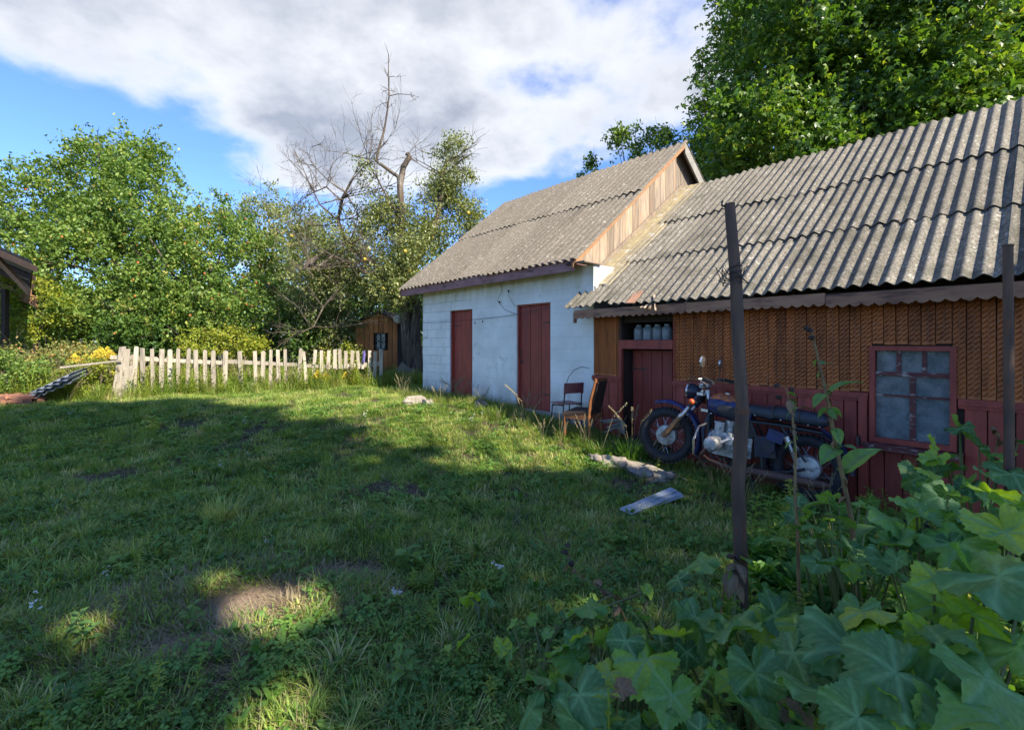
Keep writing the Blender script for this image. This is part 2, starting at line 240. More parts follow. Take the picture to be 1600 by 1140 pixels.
# ------------------------------------------------------------------ mesh tools
class M:
    def __init__(s): s.V = []; s.F = []; s.mi = []; s.cur = 0
    def add(s, vs, fs, T=None):
        o = len(s.V)
        for v in vs: s.V.append(tuple(T @ Vector(v)) if T is not None else tuple(v))
        for f in fs: s.F.append(tuple(i+o for i in f)); s.mi.append(s.cur)
        return s
    def box(s, c, d, rot=None, T=None, taper=1., jit=0.):
        hx, hy, hz = d[0]/2, d[1]/2, d[2]/2
        vs = []
        for z in (-1, 1):
            t = taper if z > 0 else 1
            for x, y in ((-1,-1),(1,-1),(1,1),(-1,1)):
                vs.append(Vector((x*hx*t + random.uniform(-jit,jit), y*hy*t + random.uniform(-jit,jit), z*hz + random.uniform(-jit,jit))))
        Rm = Euler(rot).to_matrix() if rot else None
        vs = [((Rm @ v) if Rm else v) + Vector(c) for v in vs]
        return s.add(vs, [(0,3,2,1),(4,5,6,7),(0,1,5,4),(1,2,6,5),(2,3,7,6),(3,0,4,7)], T)
    def bbox(s, x0, x1, y0, y1, z0, z1): return s.box(((x0+x1)/2,(y0+y1)/2,(z0+z1)/2), (x1-x0,y1-y0,z1-z0))
    def bevbox(s, c, d, b=.006):
        """box with the front (-y) edges chamfered"""
        hx, hy, hz = d[0]/2, d[1]/2, d[2]/2
        vs = [(-hx,-hy+b,-hz),(hx,-hy+b,-hz),(hx,-hy+b,hz),(-hx,-hy+b,hz),(-hx+b,-hy,-hz+b),(hx-b,-hy,-hz+b),(hx-b,-hy,hz-b),(-hx+b,-hy,hz-b),
              (-hx,hy,-hz),(hx,hy,-hz),(hx,hy,hz),(-hx,hy,hz)]
        vs = [Vector(v)+Vector(c) for v in vs]
        return s.add(vs, [(4,5,6,7),(0,1,5,4),(1,2,6,5),(2,3,7,6),(3,0,4,7),(0,8,9,1),(1,9,10,2),(2,10,11,3),(3,11,8,0),(8,11,10,9)])
    def tube(s, pts, rad, n=8, cap=True, flat=1.):
        pts = [Vector(p) for p in pts]
        if isinstance(rad, (int, float)): rad = [rad]*len(pts)
        o = len(s.V); up = Vector((0,0,1)); prev = None
        for i, p in enumerate(pts):
            d = (pts[min(i+1,len(pts)-1)] - pts[max(i-1,0)]);
            if d.length < 1e-9: d = Vector((0,0,1))
            d.normalize()
            if prev is None: a = d.cross(up if abs(d.z) < .95 else Vector((1,0,0)))
            else: a = prev - d*prev.dot(d)
            if a.length < 1e-6: a = d.orthogonal()
            a.normalize(); b = d.cross(a); prev = a
            for k in range(n):
                t = 2*math.pi*k/n; s.V.append(tuple(p + (a*math.cos(t) + b*math.sin(t)*flat)*rad[i]))
        for i in range(len(pts)-1):
            for k in range(n):
                s.F.append((o+i*n+k, o+i*n+(k+1)%n, o+(i+1)*n+(k+1)%n, o+(i+1)*n+k)); s.mi.append(s.cur)
        if cap:
            s.F.append(tuple(o+k for k in reversed(range(n)))); s.mi.append(s.cur)
            e = o+(len(pts)-1)*n; s.F.append(tuple(e+k for k in range(n))); s.mi.append(s.cur)
        return s
    def lathe(s, prof, n=20, axis='z', c=(0,0,0), closed=False):
        """prof: (radius, height) pairs round an axis"""
        o = len(s.V); c = Vector(c)
        for r_, h in prof:
            for k in range(n):
                t = 2*math.pi*k/n; a, b = r_*math.cos(t), r_*math.sin(t)
                v = {'z': (a,b,h), 'y': (a,h,b), 'x': (h,a,b)}[axis]; s.V.append(tuple(Vector(v)+c))
        m = len(prof); rngm = m if closed else m-1
        for i in range(rngm):
            for k in range(n):
                j = (i+1) % m; s.F.append((o+i*n+k, o+i*n+(k+1)%n, o+j*n+(k+1)%n, o+j*n+k)); s.mi.append(s.cur)
        return s
    def ball(s, c, r, n=10, m=7, sq=(1,1,1), lump=0., seed=0):
        o = len(s.V)
        for i in range(m+1):
            ph = math.pi*i/m
            for k in range(n):
                t = 2*math.pi*k/n; d = Vector((math.sin(ph)*math.cos(t), math.sin(ph)*math.sin(t), math.cos(ph)))
                q = 1 + lump*mnoise.noise(d*1.7+Vector((seed,seed*.7,0)))*2 + lump*.5*mnoise.noise(d*4+Vector((seed,0,9)))
                s.V.append((c[0]+d.x*r*sq[0]*q, c[1]+d.y*r*sq[1]*q, c[2]+d.z*r*sq[2]*q))
        for i in range(m):
            for k in range(n):
                s.F.append((o+i*n+k, o+(i+1)*n+k, o+(i+1)*n+(k+1)%n, o+i*n+(k+1)%n)); s.mi.append(s.cur)
        return s
    def mesh(s, name, mats=None, smooth=False, ang=35):
        me = bpy.data.meshes.new(name); me.from_pydata(s.V, [], s.F)
        if mats:
            for m in (mats if isinstance(mats, (list, tuple)) else [mats]): me.materials.append(MT[m] if isinstance(m, str) else m)
            if max(s.mi, default=0) > 0: me.polygons.foreach_set('material_index', s.mi)
        if smooth:
            me.polygons.foreach_set('use_smooth', [True]*len(me.polygons)); me.set_sharp_from_angle(angle=R(ang))
        me.update(); return me
def npmesh(name, V, Fq, mat, tint=None, smooth=False):
    """V (n,3), Fq (m,k) uniform polygons"""
    me = bpy.data.meshes.new(name); n, (m, k) = len(V), Fq.shape
    me.vertices.add(n); me.vertices.foreach_set('co', np.ascontiguousarray(V, dtype=np.float32).ravel())
    me.loops.add(m*k); me.loops.foreach_set('vertex_index', np.ascontiguousarray(Fq, dtype=np.int32).ravel())
    me.polygons.add(m); me.polygons.foreach_set('loop_start', np.arange(0, m*k, k, dtype=np.int32))
    me.materials.append(MT[mat] if isinstance(mat, str) else mat)
    me.update(calc_edges=True)
    if tint is not None:
        a = me.attributes.new('tint', 'FLOAT', 'POINT'); a.data.foreach_set('value', np.ascontiguousarray(tint, dtype=np.float32))
    if smooth: me.polygons.foreach_set('use_smooth', np.ones(m, dtype=bool))
    return me
def tag(o, label, cat, group=None):
    o['label'] = label; o['category'] = cat
    if group: o['group'] = group
    return o
def thing(name, label, cat, loc=(0,0,0), rot=(0,0,0), group=None):
    o = bpy.data.objects.new(name, None); COL.objects.link(o); o.location = loc; o.rotation_euler = rot; o.empty_display_size = .1
    o['off'] = (0.,0.,0.); return tag(o, label, cat, group)
def bthing(name, label, cat, x, y, z, group=None):          # a root standing in the building frame
    o = thing(name, label, cat, L(x, y, z), (0,0,ZROT), group); o['off'] = (x, y, z); return o
def obj(name, me, parent=None, loc=(0,0,0), rot=(0,0,0), scl=(1,1,1)):
    if isinstance(me, tuple): me = me[0]
    o = bpy.data.objects.new(name, me); COL.objects.link(o)
    off = Vector(parent['off']) if parent is not None and 'off' in parent else Vector()
    o.location = Vector(loc) - off; o.rotation_euler = rot; o.scale = scl
    if parent is not None: o.parent = parent
    return o
def stuff(o): o['kind'] = 'stuff'; return o
def struct(o): o['kind'] = 'structure'; return o

# ------------------------------------------------------------------ ground
def ss(a, b, t): t = np.clip((t-a)/(b-a), 0, 1); return t*t*(3-2*t)
BARE = [(-1.55, 2.85, .40, .30), (-1.75, 2.45, .26, .17), (-4.8, 5.6, .5, .25), (-1.1, 3.3, .3, .16)]
def ground(X, Y):
    X = np.asarray(X, dtype=float); Y = np.asarray(Y, dtype=float)
    lx, ly = X*SF - Y*CF, X*CF + Y*SF - D0
    g = .40*ss(5.4, 9.3, Y) + .18*ss(9.3, 15, Y)
    g = g - .15*np.exp(-((lx+.9)**2/2.2 + (ly+.2)**2/1.8))
    g = g + .025*np.sin(X*1.3+.5)*np.sin(Y*1.1+1) + .012*np.sin(X*3.1+Y*2.3) + .01*np.sin(X*5.3-Y*4.1)
    g = g + .07*ss(12, 60, np.hypot(X, Y))*np.sin(X*.07)*8*ss(30, 200, np.hypot(X, Y))
    return g
def gz(X, Y): return float(ground(X, Y))
def G(px, py):                              # ground point under a photo pixel
    Y = 5.
    for _ in range(40):
        X = (px-CX)/F*Y; Y = .5*Y + .5*F*(CAMZ-gz(X, Y))/(py-HY)
    return Vector(((px-CX)/F*Y, Y, gz((px-CX)/F*Y, Y)))
def GL(x, y): p = L(x, y, 0); p.z = gz(p.x, p.y); return p
def axis_pts(lo, hi, step, far):
    a = list(np.arange(lo, hi+1e-6, step)); s = step; v = hi; right = []
    while v < far: s *= 1.25; v += s; right.append(v)
    s = step; v = lo; left = []
    while v > -far: s *= 1.25; v -= s; left.append(v)
    return np.array(left[::-1] + a + right)
xs, ys = axis_pts(-18, 10, .16, 600), axis_pts(-2, 18, .16, 600)
GX, GY = np.meshgrid(xs, ys); nx, ny = len(xs), len(ys)
GZ = ground(GX, GY)
GZ = GZ + rng.normal(0, .006, GZ.shape)*(np.hypot(GX, GY) < 20)
idx = np.arange(nx*ny).reshape(ny, nx)
Fq = np.stack([idx[:-1,:-1], idx[:-1,1:], idx[1:,1:], idx[1:,:-1]], -1).reshape(-1, 4)
soil = pmat('soil', (.095,.072,.048), (.050,.045,.026), 1.4, rough=1, bump=1., bscale=22, rnd=0, coord='World', spots=((.045,.065,.018), 3.1, .48, .62), spots2=((.17,.135,.095), 9, .60, .75), spec=.1)
struct(obj('ground', npmesh('ground', np.stack([GX,GY,GZ],-1).reshape(-1,3), Fq, soil, smooth=True)))
bare = pmat('bare_earth', (.30,.205,.14), (.21,.15,.11), 5, rough=1, bump=1., bscale=30, rnd=0, coord='World', spots=((.10,.09,.05), 11, .55, .7), spec=.1)
for k, (bx, by, rx, ry) in enumerate(BARE[:2]):
    m = M(); n = 28
    m.V.append((bx, by, gz(bx,by)+.018))
    for r_ in (.5, 1.):
        for i in range(n):
            t = 2*math.pi*i/n; q = r_*(1+.3*mnoise.noise(Vector((math.cos(t)*1.6, math.sin(t)*1.6, k*5))))
            X, Y = bx+rx*q*math.cos(t), by+ry*q*math.sin(t); m.V.append((X, Y, gz(X,Y)+(.016 if r_ < 1 else -.012)))
    for i in range(n):
        j = (i+1) % n; m.F += [(0,1+i,1+j), (1+i,1+n+i,1+n+j,1+j)]; m.mi += [0,0]
    struct(obj('bare_soil_patch', m.mesh('bare_soil_patch', bare, True, 60)))

# ------------------------------------------------------------------ corrugated sheet
_sheets = {}
def sheet(Ln, mat, var, wid=None, pitch=.15, chip=0.):
    wid = wid or pitch*7+.05
    key = (round(Ln,3), mat, var, wid, chip, pitch)
    if key in _sheets: return _sheets[key]
    rs = random.Random(hash(key) % 9999 if False else int(Ln*1000)+var*17+len(mat))
    nxs = int(round(wid/pitch*10)); rows = 6; m = M(); th = .009; A = .143*pitch
    end = [0.]*(nxs+1); top = [0.]*(nxs+1)
    if chip:
        c = 0.
        for i in range(nxs+1):
            if rs.random() < .12: c = rs.choice([0, 0, 0, chip*rs.random(), chip*.4*rs.random()])
            end[i] = c + rs.uniform(0, .006)
    def zz(i): return A*math.cos(2*math.pi*(i/nxs*wid)/pitch)
    for side in (0, 1):
        for r_ in range(rows+1):
            t = r_/rows
            for i in range(nxs+1):
                y = end[i]*(1-t) + t*(Ln - .004*rs.random() )
                m.V.append((i/nxs*wid, y, zz(i) - side*th + .004*math.sin(t*5+i*.1+var)))
    S = (rows+1)*(nxs+1)
    def q(*f): m.F.append(f); m.mi.append(0)
    for r_ in range(rows):
        for i in range(nxs):
            a = r_*(nxs+1)+i; b = a+1; c = b+nxs+1; d = a+nxs+1
            q(a,b,c,d); q(S+a,S+d,S+c,S+b)
    for i in range(nxs):
        q(i,S+i,S+i+1,i+1); a = rows*(nxs+1)+i; q(a,a+1,S+a+1,S+a)
    for r_ in range(rows):
        a = r_*(nxs+1); d = a+nxs+1; q(a,d,S+d,S+a); a += nxs; d += nxs; q(a,S+a,S+d,d)
    me = m.mesh('roof_sheet', mat, True, 50); _sheets[key] = me; return me
def roof(root, x0, cols, cw, eave, beta, rows, mat, back=False, chipfn=None, seed=0, pitch=.15):
    """rows: cumulative seam distances up the slope; eave=(y,z)"""
    rs = random.Random(seed); prev = 0.
    sx = cw/(pitch*7)
    for ri, l1 in enumerate(rows):
        Ln = l1 - prev + (.14 if ri < len(rows)-1 else .02)
        for c in range(cols):
            chip = chipfn(ri, c) if chipfn else 0
            me = sheet(Ln, mat, rs.randint(0, 3), chip=chip, pitch=pitch)
            l0 = prev + rs.uniform(-.03, .015); zo = .010*ri + (.007 if c % 2 else 0.) + .010 + rs.uniform(0, .004)
            tilt = beta + R(-.38 if ri < len(rows)-1 else -.2) + R(rs.uniform(-.2,.2)); zo += .011
            if not back:
                loc = (x0+c*cw, eave[0]+l0*math.cos(beta)-zo*math.sin(beta), eave[1]+l0*math.sin(beta)+zo*math.cos(beta)); rot = (tilt,0,R(rs.uniform(-.25,.25)))
            else:
                loc = (x0+(c+1)*cw, eave[0]-l0*math.cos(beta)+zo*math.sin(beta), eave[1]+l0*math.sin(beta)+zo*math.cos(beta)); rot = (tilt,0,math.pi)
            obj('roof_sheet', me, root, loc, rot, (sx,1,1))
        prev = l1
def scallop(name, x0, x1, y, z, h, mat, root, r_=.05, th=.02, dz=0.):
    """fascia board whose lower edge is cut in scallops"""
    n = max(1, int((x1-x0)/(2*r_))); m = M(); st = (x1-x0)/n; pts = []
    for i in range(n):
        for k in range(6):
            t = k/6; pts.append((x0+(i+t)*st, z - r_*.62*math.sin(math.pi*t)*random.uniform(.8,1.1)))
    pts.append((x1, z)); o = len(pts)
    for yy in (y, y+th):
        for (a, b) in pts: m.V.append((a, yy, b + dz*(a-x0)))
        for (a, b) in pts: m.V.append((a, yy, z+h + dz*(a-x0)))
    for i in range(o-1):
        m.F += [(i,i+1,o+i+1,o+i), (2*o+i,3*o+i,3*o+i+1,2*o+i+1), (i,2*o+i,2*o+i+1,i+1), (o+i,o+i+1,3*o+i+1,3*o+i)]; m.mi += [0]*4
    m.F += [(0,o,3*o,2*o), (o-1,3*o-1,4*o-1,2*o-1)]; m.mi += [0,0]
    return obj(name, m.mesh(name, mat), root)

# ------------------------------------------------------------------ white block storehouse
XL, XR = -10.0, -4.78
WB = bthing('storehouse', 'whitewashed block storehouse with two dark red doors and a grey corrugated gable roof', 'storehouse', -7.4, 3.3, .3)
d1 = (wx(703), wx(738)); d2 = (wx(807), wx(860)); ztop1 = wz(703,484); ztop2 = wz(807,476)
zb = .30
m = M()
def wall_cut(m, x0, x1, z0, z1, y0, y1, holes):
    xs_ = x0
    for (a, b, c, d) in sorted(holes):
        if a > xs_: m.bbox(xs_, a, y0, y1, z0, z1)
        if c > z0: m.bbox(a, b, y0, y1, z0, c)
        if d < z1: m.bbox(a, b, y0, y1, d, z1)
        xs_ = b
    if xs_ < x1: m.bbox(xs_, x1, y0, y1, z0, z1)
holes = [(d1[0], d1[1], zb+.08, ztop1), (d2[0], d2[1], zb+.08, ztop2)]
wall_cut(m, XL, XR, zb-.5, 2.84, .012, .2, holes)
m.bbox(XL, XL+.2, .2, 6.5, zb-.5, 2.84); m.bbox(XR-.2, XR, .2, 6.5, zb-.5, 2.84); m.bbox(XL+.2, XR-.2, 6.3, 6.5, zb-.5, 2.84); m.bbox(XL+.2, XR-.2, .2, 6.3, 2.78, 2.84)
facade = obj('wall', m.mesh('block_wall_body', 'mortar'), WB)
bl = {}
def block_me(w, h, v):
    k = (round(w,3), round(h,3), v)
    if k not in bl:
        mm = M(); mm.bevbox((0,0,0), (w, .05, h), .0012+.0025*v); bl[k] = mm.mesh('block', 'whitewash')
    return bl[k]
zc = zb; row = 0
while zc < 2.82:
    h = min(.2, 2.84-zc); x = XL - (.2 if row % 2 else 0)
    while x < XR-.01:
        a, b = max(x, XL), min(x+.4, XR); x += .4
        segs = [(a, b)]
        for (p, q, c, d) in holes:
            if zc+h*.5 > c and zc+h*.5 < d:
                ns = []
                for (s_, e_) in segs:
                    if e_ <= p or s_ >= q: ns.append((s_, e_))
                    else:
                        if s_ < p-.03: ns.append((s_, p))
                        if e_ > q+.03: ns.append((q, e_))
                segs = ns
        for (s_, e_) in segs:
            left = s_ < -8.55
            gap = .009 if left else .0012
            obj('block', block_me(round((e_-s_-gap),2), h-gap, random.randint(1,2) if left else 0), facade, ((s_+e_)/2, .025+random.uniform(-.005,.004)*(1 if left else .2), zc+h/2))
    zc += h; row += 1
m = M(); m.bbox(XL-.05, XR, -.12, .0, zb-.5, zb+.10); obj('foundation', m.mesh('foundation', 'concrete'), WB)
def plank_door(root, x0, x1, z0, z1, y, n, mat, handle_px, name='door', gap=.006):
    dm = M(); dm.bbox(x0+.01, x1-.01, y+.03, y+.05, z0, z1); dr = obj(name, dm.mesh('door_back', 'darkwood'), root)
    ws = [random.uniform(.9,1.1) for _ in range(n)]; s_ = sum(ws); x = x0+.012
    for w in ws:
        w = w/s_*(x1-x0-.024); mm = M(); mm.bevbox(((0,0,0)), (w-gap, .03, z1-z0-.01), .005)
        obj('plank', mm.mesh('plank', mat), dr, (x+w/2, y+.014+random.uniform(-.003,.003), (z0+z1)/2)); x += w
    hm = M(); hx = handle_px
    hm.tube([(hx,y-.005,z0+(z1-z0)*.50),(hx,y-.04,z0+(z1-z0)*.51),(hx,y-.04,z0+(z1-z0)*.57),(hx,y-.005,z0+(z1-z0)*.58)], .007, 6)
    hm.box((hx, y-.004, z0+(z1-z0)*.46), (.05,.012,.06)); obj('handle', hm.mesh('handle', 'steel', True), dr)
    for hz in (.18,.82):
        m_ = M(); side = x1-.02 if handle_px < (x0+x1)/2 else x0+.02; sg = -1 if side > (x0+x1)/2 else 1; m_.box((side+sg*.11, y-.006, z0+(z1-z0)*hz), (.24,.008,.028)); m_.tube([(side,y-.008,z0+(z1-z0)*hz-.03),(side,y-.008,z0+(z1-z0)*hz+.03)], .010, 8); obj('hinge', m_.mesh('hinge', 'rust'), dr)
    return dr
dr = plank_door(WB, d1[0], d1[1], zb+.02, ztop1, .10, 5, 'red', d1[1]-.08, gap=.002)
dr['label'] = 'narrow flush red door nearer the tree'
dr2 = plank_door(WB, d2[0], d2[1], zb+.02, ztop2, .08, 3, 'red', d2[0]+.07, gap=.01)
dr2['label'] = 'red door of three wide planks'
for (a, b, zt, yy) in ((d1[0], d1[1], ztop1, .03), (d2[0], d2[1], ztop2, .03)):
    m = M(); m.bbox(a, a+.03, yy, .1, zb+.05, zt); m.bbox(b-.03, b, yy, .1, zb+.05, zt); m.bbox(a+.03, b-.03, yy, .1, zt-.035, zt)
    obj('door_frame', m.mesh('door_frame', 'red'), WB)
BW = R(39.2); EW = (-.30, 2.88); LW = 4.44; RX0 = -10.62; RX1 = -4.93
roof(WB, RX0, 5, (RX1-RX0)/5, EW, BW, (2.3, LW), 'slate_warm', seed=3, chipfn=lambda r_, c: .02)
ry = EW[0]+LW*math.cos(BW); rz = EW[1]+LW*math.sin(BW)
roof(WB, RX0, 5, (RX1-RX0)/5, (2*ry-EW[0], EW[1]), BW, (2.3, LW), 'slate_warm', back=True, seed=4)
scallop('fascia_board', RX0+.05, RX1-.02, -.27, 2.745, .195, 'fascia_mauve', WB, .035, dz=.0)
m = M(); m.bbox(RX0+.06, RX1-.03, -.25, .011, 2.842, 2.86); obj('soffit', m.mesh('soffit', 'fascia_mauve'), WB)
m = M(); m.bbox(RX1+.002, XR+.05, -.28, .16, 2.842, 2.866); obj('eave_return', m.mesh('eave_return', 'gable'), WB)
GXP = -5.13
yg = .0; nb = 34; st = (6.5)/nb
for i in range(nb):
    y0 = .02+i*st; yc = y0+st/2; ym = yc if yc < ry else 2*ry-yc
    zt = EW[1]+(ym-EW[0])*math.tan(BW)-.07
    ya, yb = (y0, y0+st-.006)
    mm = M(); zl = EW[1]+((ya if ya < ry else 2*ry-ya)-EW[0])*math.tan(BW)-.06; zr = EW[1]+((yb if yb < ry else 2*ry-yb)-EW[0])*math.tan(BW)-.06
    z0 = 2.843
    xx = GXP+.002+random.uniform(0,.006); V = [(xx-.02,ya-yc,z0-2.8),(xx-.02,yb-yc,z0-2.8),(xx-.02,yb-yc,zr-2.8),(xx-.02,ya-yc,zl-2.8)]
    V += [(a+.022,b,c) for a,b,c in V]; V = [(a-GXP,b,c) for a,b,c in V]
    mm.add(V, [(0,3,2,1),(4,5,6,7),(0,1,5,4),(1,2,6,5),(2,3,7,6),(3,0,4,7)])
    obj('gable_board', mm.mesh('gable_board', 'gable'), WB, (GXP, yc, 2.8))
def rakebeam(m, x0, x1, yA, zA, yB, zB, h):
    V = [(x0,yA,zA-h),(x1,yA,zA-h),(x1,yB,zB-h),(x0,yB,zB-h),(x0,yA,zA),(x1,yA,zA),(x1,yB,zB),(x0,yB,zB)]
    m.add(V, [(0,1,2,3),(4,7,6,5),(0,4,5,1),(1,5,6,2),(2,6,7,3),(3,7,4,0)])
m = M(); rakebeam(m, RX1-.05, RX1-.015, EW[0], EW[1]-.01, ry, rz-.01, .10); 
o = obj('rake_board', m.mesh('rake_board', 'rake'), WB)
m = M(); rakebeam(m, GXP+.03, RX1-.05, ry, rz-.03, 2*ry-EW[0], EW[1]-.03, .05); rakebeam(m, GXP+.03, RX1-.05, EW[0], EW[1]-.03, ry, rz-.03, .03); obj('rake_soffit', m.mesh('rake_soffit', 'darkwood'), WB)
m = M(); rakebeam(m, RX1-.05, RX1-.012, ry, rz+.03, 2*ry-EW[0], EW[1]+.03, .24); o = obj('rake_board', m.mesh('rake_board', 'concrete'), WB)
m = M(); rakebeam(m, RX0+.02, RX0+.05, EW[0], EW[1]-.01, ry, rz-.01, .12); obj('rake_board', m.mesh('rake_board', 'rake'), WB)
for px_, py_, rr in ((760,312,.03),):
    pass

# ------------------------------------------------------------------ low timber shed
SH = bthing('timber_shed', 'low timber shed with carved ochre boards above a dark red plank base', 'shed', -1., 3.3, 0)
SX0, SX1 = XR+.004, 3.4
BS = R(36); ES = (-.36, 2.13); LS = 4.53; sry = ES[0]+LS*math.cos(BS); srz = ES[1]+LS*math.sin(BS)
dx0, dx1 = wx(972), wx(1052); dzt = wz(1010,545); dzl = wz(1010,531); tzt = wz(1010,503)
wx0, wx1 = wx(1366), wx(1487); wz0, wz1 = .62, 1.53
RAIL = 1.06
m = M()
hol = [(dx0, dx1, -.4, dzt), (wx0, wx1, wz0, wz1)]
xs_ = [SX0, dx0, dx1, wx0, wx1, SX1]
y0, y1 = .03, .34
m.bbox(SX0, dx0, y0, y1, -.5, 2.12); m.bbox(dx0, dx1, y0, y1, dzt, dzl); m.bbox(dx0, dx1, y0, y1, tzt, 2.12)
m.bbox(dx1, wx0, y0, y1, -.5, 2.12); m.bbox(wx0, wx1, y0, y1, -.5, wz0); m.bbox(wx0, wx1, y0, y1, wz1, 2.12); m.bbox(wx1, SX1, y0, y1, -.5, 2.12)
m.bbox(SX0, SX1, 2.2, 2.3, -.5, 2.12); m.bbox(SX0, SX0+.1, y1, 2.2, -.5, 2.12); m.bbox(SX1-.1, SX1, y1, 6.6, -.5, 2.12); m.bbox(SX0, SX1-.1, 6.5, 6.6, -.5, 2.12)
m.bbox(SX0+.1, SX1-.1, y1, 2.2, 2.08, 2.12)
# far gable under the roof
m.add([(SX1-.1,-.0,2.125),(SX1-.1,6.6,2.125),(SX1-.1,sry,srz-.1),(SX1,-.0,2.125),(SX1,6.6,2.125),(SX1,sry,srz-.1)], [(0,1,2),(3,5,4),(0,3,4,1),(1,4,5,2),(2,5,3,0)])
obj('wall', m.mesh('wall', 'darkwood'), SH)
# carved upper boards
def carved(w, h, v):
    mm = M(); mm.bevbox((0,0,0), (w-.006, .024, h), .004); st = .046; n = int((h-.02)/st); rs = random.Random(v)
    off = [(-.22,.22),(-.25,.0,.25),(.0,)][0 if w < .10 else 0]
    for cx in (off if w > .085 else (0.,)):
        wd = w*.36 if w > .085 else w*.62
        for i in range(n):
            z = -h/2+.03+i*st; x = cx*w; a = wd/2; k = .026
            # slanted wedge standing proud of the board
            V = [(x-a,-.012,z-k*.2),(x+a,-.012,z+k),(x+a,-.012,z+k+.018),(x-a,-.012,z-k*.2+.018),(x-a*.8,-.034,z-k*.2+.013),(x+a*.8,-.034,z+k+.010)]
            mm.add(V, [(0,1,5,4),(1,2,5),(2,3,4,5),(3,0,4)])
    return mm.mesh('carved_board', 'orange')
cb = {}
x = SX0
while x < SX1-.03:
    w = random.choice([.095,.095,.105,.115]); w = min(w, SX1-x); xc = x+w/2
    z0, z1 = RAIL+.03, 2.075
    if xc > dx0-.04 and xc < dx1+.02: x += w; continue
    if xc > wx0-.03 and xc < wx1+.03: z0 = wz1+.05
    k = (round(w,3), round(z1-z0,3), random.randint(0,2))
    if k not in cb: cb[k] = carved(*k)
    obj('carved_board', cb[k], SH, (xc, .014+random.uniform(-.004,.003), (z0+z1)/2+random.uniform(-.008,.008)), (0, R(random.uniform(-.25,.25)), 0)); x += w
# lower red boards
x = SX0
while x < SX1-.03:
    w = random.choice([.12,.15,.17,.14]); w = min(w, SX1-x)
    if x < dx0 < x+w: w = dx0-x
    if x < wx0-.04 < x+w: w = wx0-.04-x
    if x >= dx0-1e-4 and x < dx1: x = dx1; continue
    xc = x+w/2; z0, z1 = -.45, RAIL-.03
    if xc > wx0-.05 and xc < wx1+.05: z1 = wz0-.07
    mm = M(); mm.bevbox((0,0,0), (w-.007, .026, z1-z0), .005)
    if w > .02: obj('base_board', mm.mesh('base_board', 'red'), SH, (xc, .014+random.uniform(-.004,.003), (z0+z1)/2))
    x += w
for (a, b) in ((SX0-.02, dx0), (dx1, wx0-.045), (wx1+.045, SX1)):
    m = M(); m.bbox(a, b, -.035, .0005, RAIL-.028, RAIL+.0); m.bbox(a, b, -.022, .0005, RAIL, RAIL+.028); m.bbox(a,b,-.015,.0005,RAIL-.06,RAIL-.028)
    obj('dado_rail', m.mesh('dado_rail', 'red'), SH)
m = M(); m.bbox(dx0-.05, dx0, -.02, .03, -.4, dzl); m.bbox(dx1, dx1+.035, -.008, .03, -.4, tzt); m.bbox(dx0, dx1, -.02, .03, dzt, dzl); obj('door_frame', m.mesh('door_frame', 'red'), SH)
m = M(); m.bbox(dx0-.05, dx0-.0, -.012, .03, dzl, 2.1); obj('transom_post', m.mesh('transom_post', 'darkwood'), SH)
plank_door(SH, dx0, dx1, -.1, dzt-.02, .26, 5, 'red', dx1-.1)
# transom opening over the door: dusty panes, bundles behind
JARS = [(dx0+.20+i*.155, .14) for i in range(4)]
# post on the corner pilaster by the window
m = M(); m.bbox(wx(1343), wx(1356), -.045, .0, -.45, RAIL+.0); obj('pilaster', m.mesh('pilaster', 'red'), SH)
# window
win = obj('window', (lambda mm: (mm.bbox(wx0, wx1, .10, .11, wz0, wz0+.005), mm)[1])(M()).mesh('window_base', 'red'), SH)
m = M(); t = .035
m.bbox(wx0-t, wx0+.01, -.03, .12, wz0-.02, wz1+t); m.bbox(wx1-.01, wx1+t, -.03, .12, wz0-.02, wz1+t); m.bbox(wx0+.01, wx1-.01, -.03, .12, wz1-.01, wz1+t); m.bbox(wx0+.01, wx1-.01, -.03, .12, wz0-.02, wz0+.03)
obj('frame', m.mesh('frame', 'red'), win)
xm = (wx0+wx1)/2+.01; zt = 1.29; zm = 1.075
m = M(); m.bbox(wx0+.01, wx1-.01, .0, .05, zt-.02, zt+.02); m.bbox(xm-.022, xm+.022, .002, .05, wz0+.03, zt-.02)
for u in (1/3, 2/3):
    xx = wx0+(wx1-wx0)*u; m.bbox(xx-.016, xx+.016, .004, .05, zt+.02, wz1-.01)
for (a, b) in ((wx0+.01, xm-.022), (xm+.022, wx1-.01)): m.bbox(a, b, .006, .045, zm-.01, zm+.01)
obj('glazing_bar', m.mesh('glazing_bar', 'redworn'), win)
W3 = (wx1-wx0)/3
for (a, b, c, d) in [(wx0+i*W3+.017, wx0+(i+1)*W3-.017, zt+.02, wz1-.01) for i in range(3)] + [(wx0+.01, xm-.022, zm+.01, zt-.02), (xm+.022, wx1-.01, zm+.01, zt-.02), (wx0+.01, xm-.022, wz0+.03, zm-.01), (xm+.022, wx1-.01, wz0+.03, zm-.01)]:
    mm = M(); mm.bbox(a, b, .026, .029, c, d); obj('pane', mm.mesh('pane', 'glass'), win)
m = M(); n = 24
for i in range(n+1):
    xx = wx0+.03+(wx1-wx0-.05)*i/n; m.V += [(xx, .16+.018*math.sin(i*1.4), wz0+.02), (xx, .16+.018*math.sin(i*1.4+.3), wz1-.02)]
for i in range(n): m.F.append((2*i,2*i+2,2*i+3,2*i+1)); m.mi.append(0)
obj('curtain', m.mesh('curtain', 'lace', True, 80), win)
m = M(); m.box(((wx0+wx1)/2, -.055, wz0-.055), (wx1-wx0+.16, .13, .055), jit=.006); obj('sill', m.mesh('sill', 'redworn'), win)
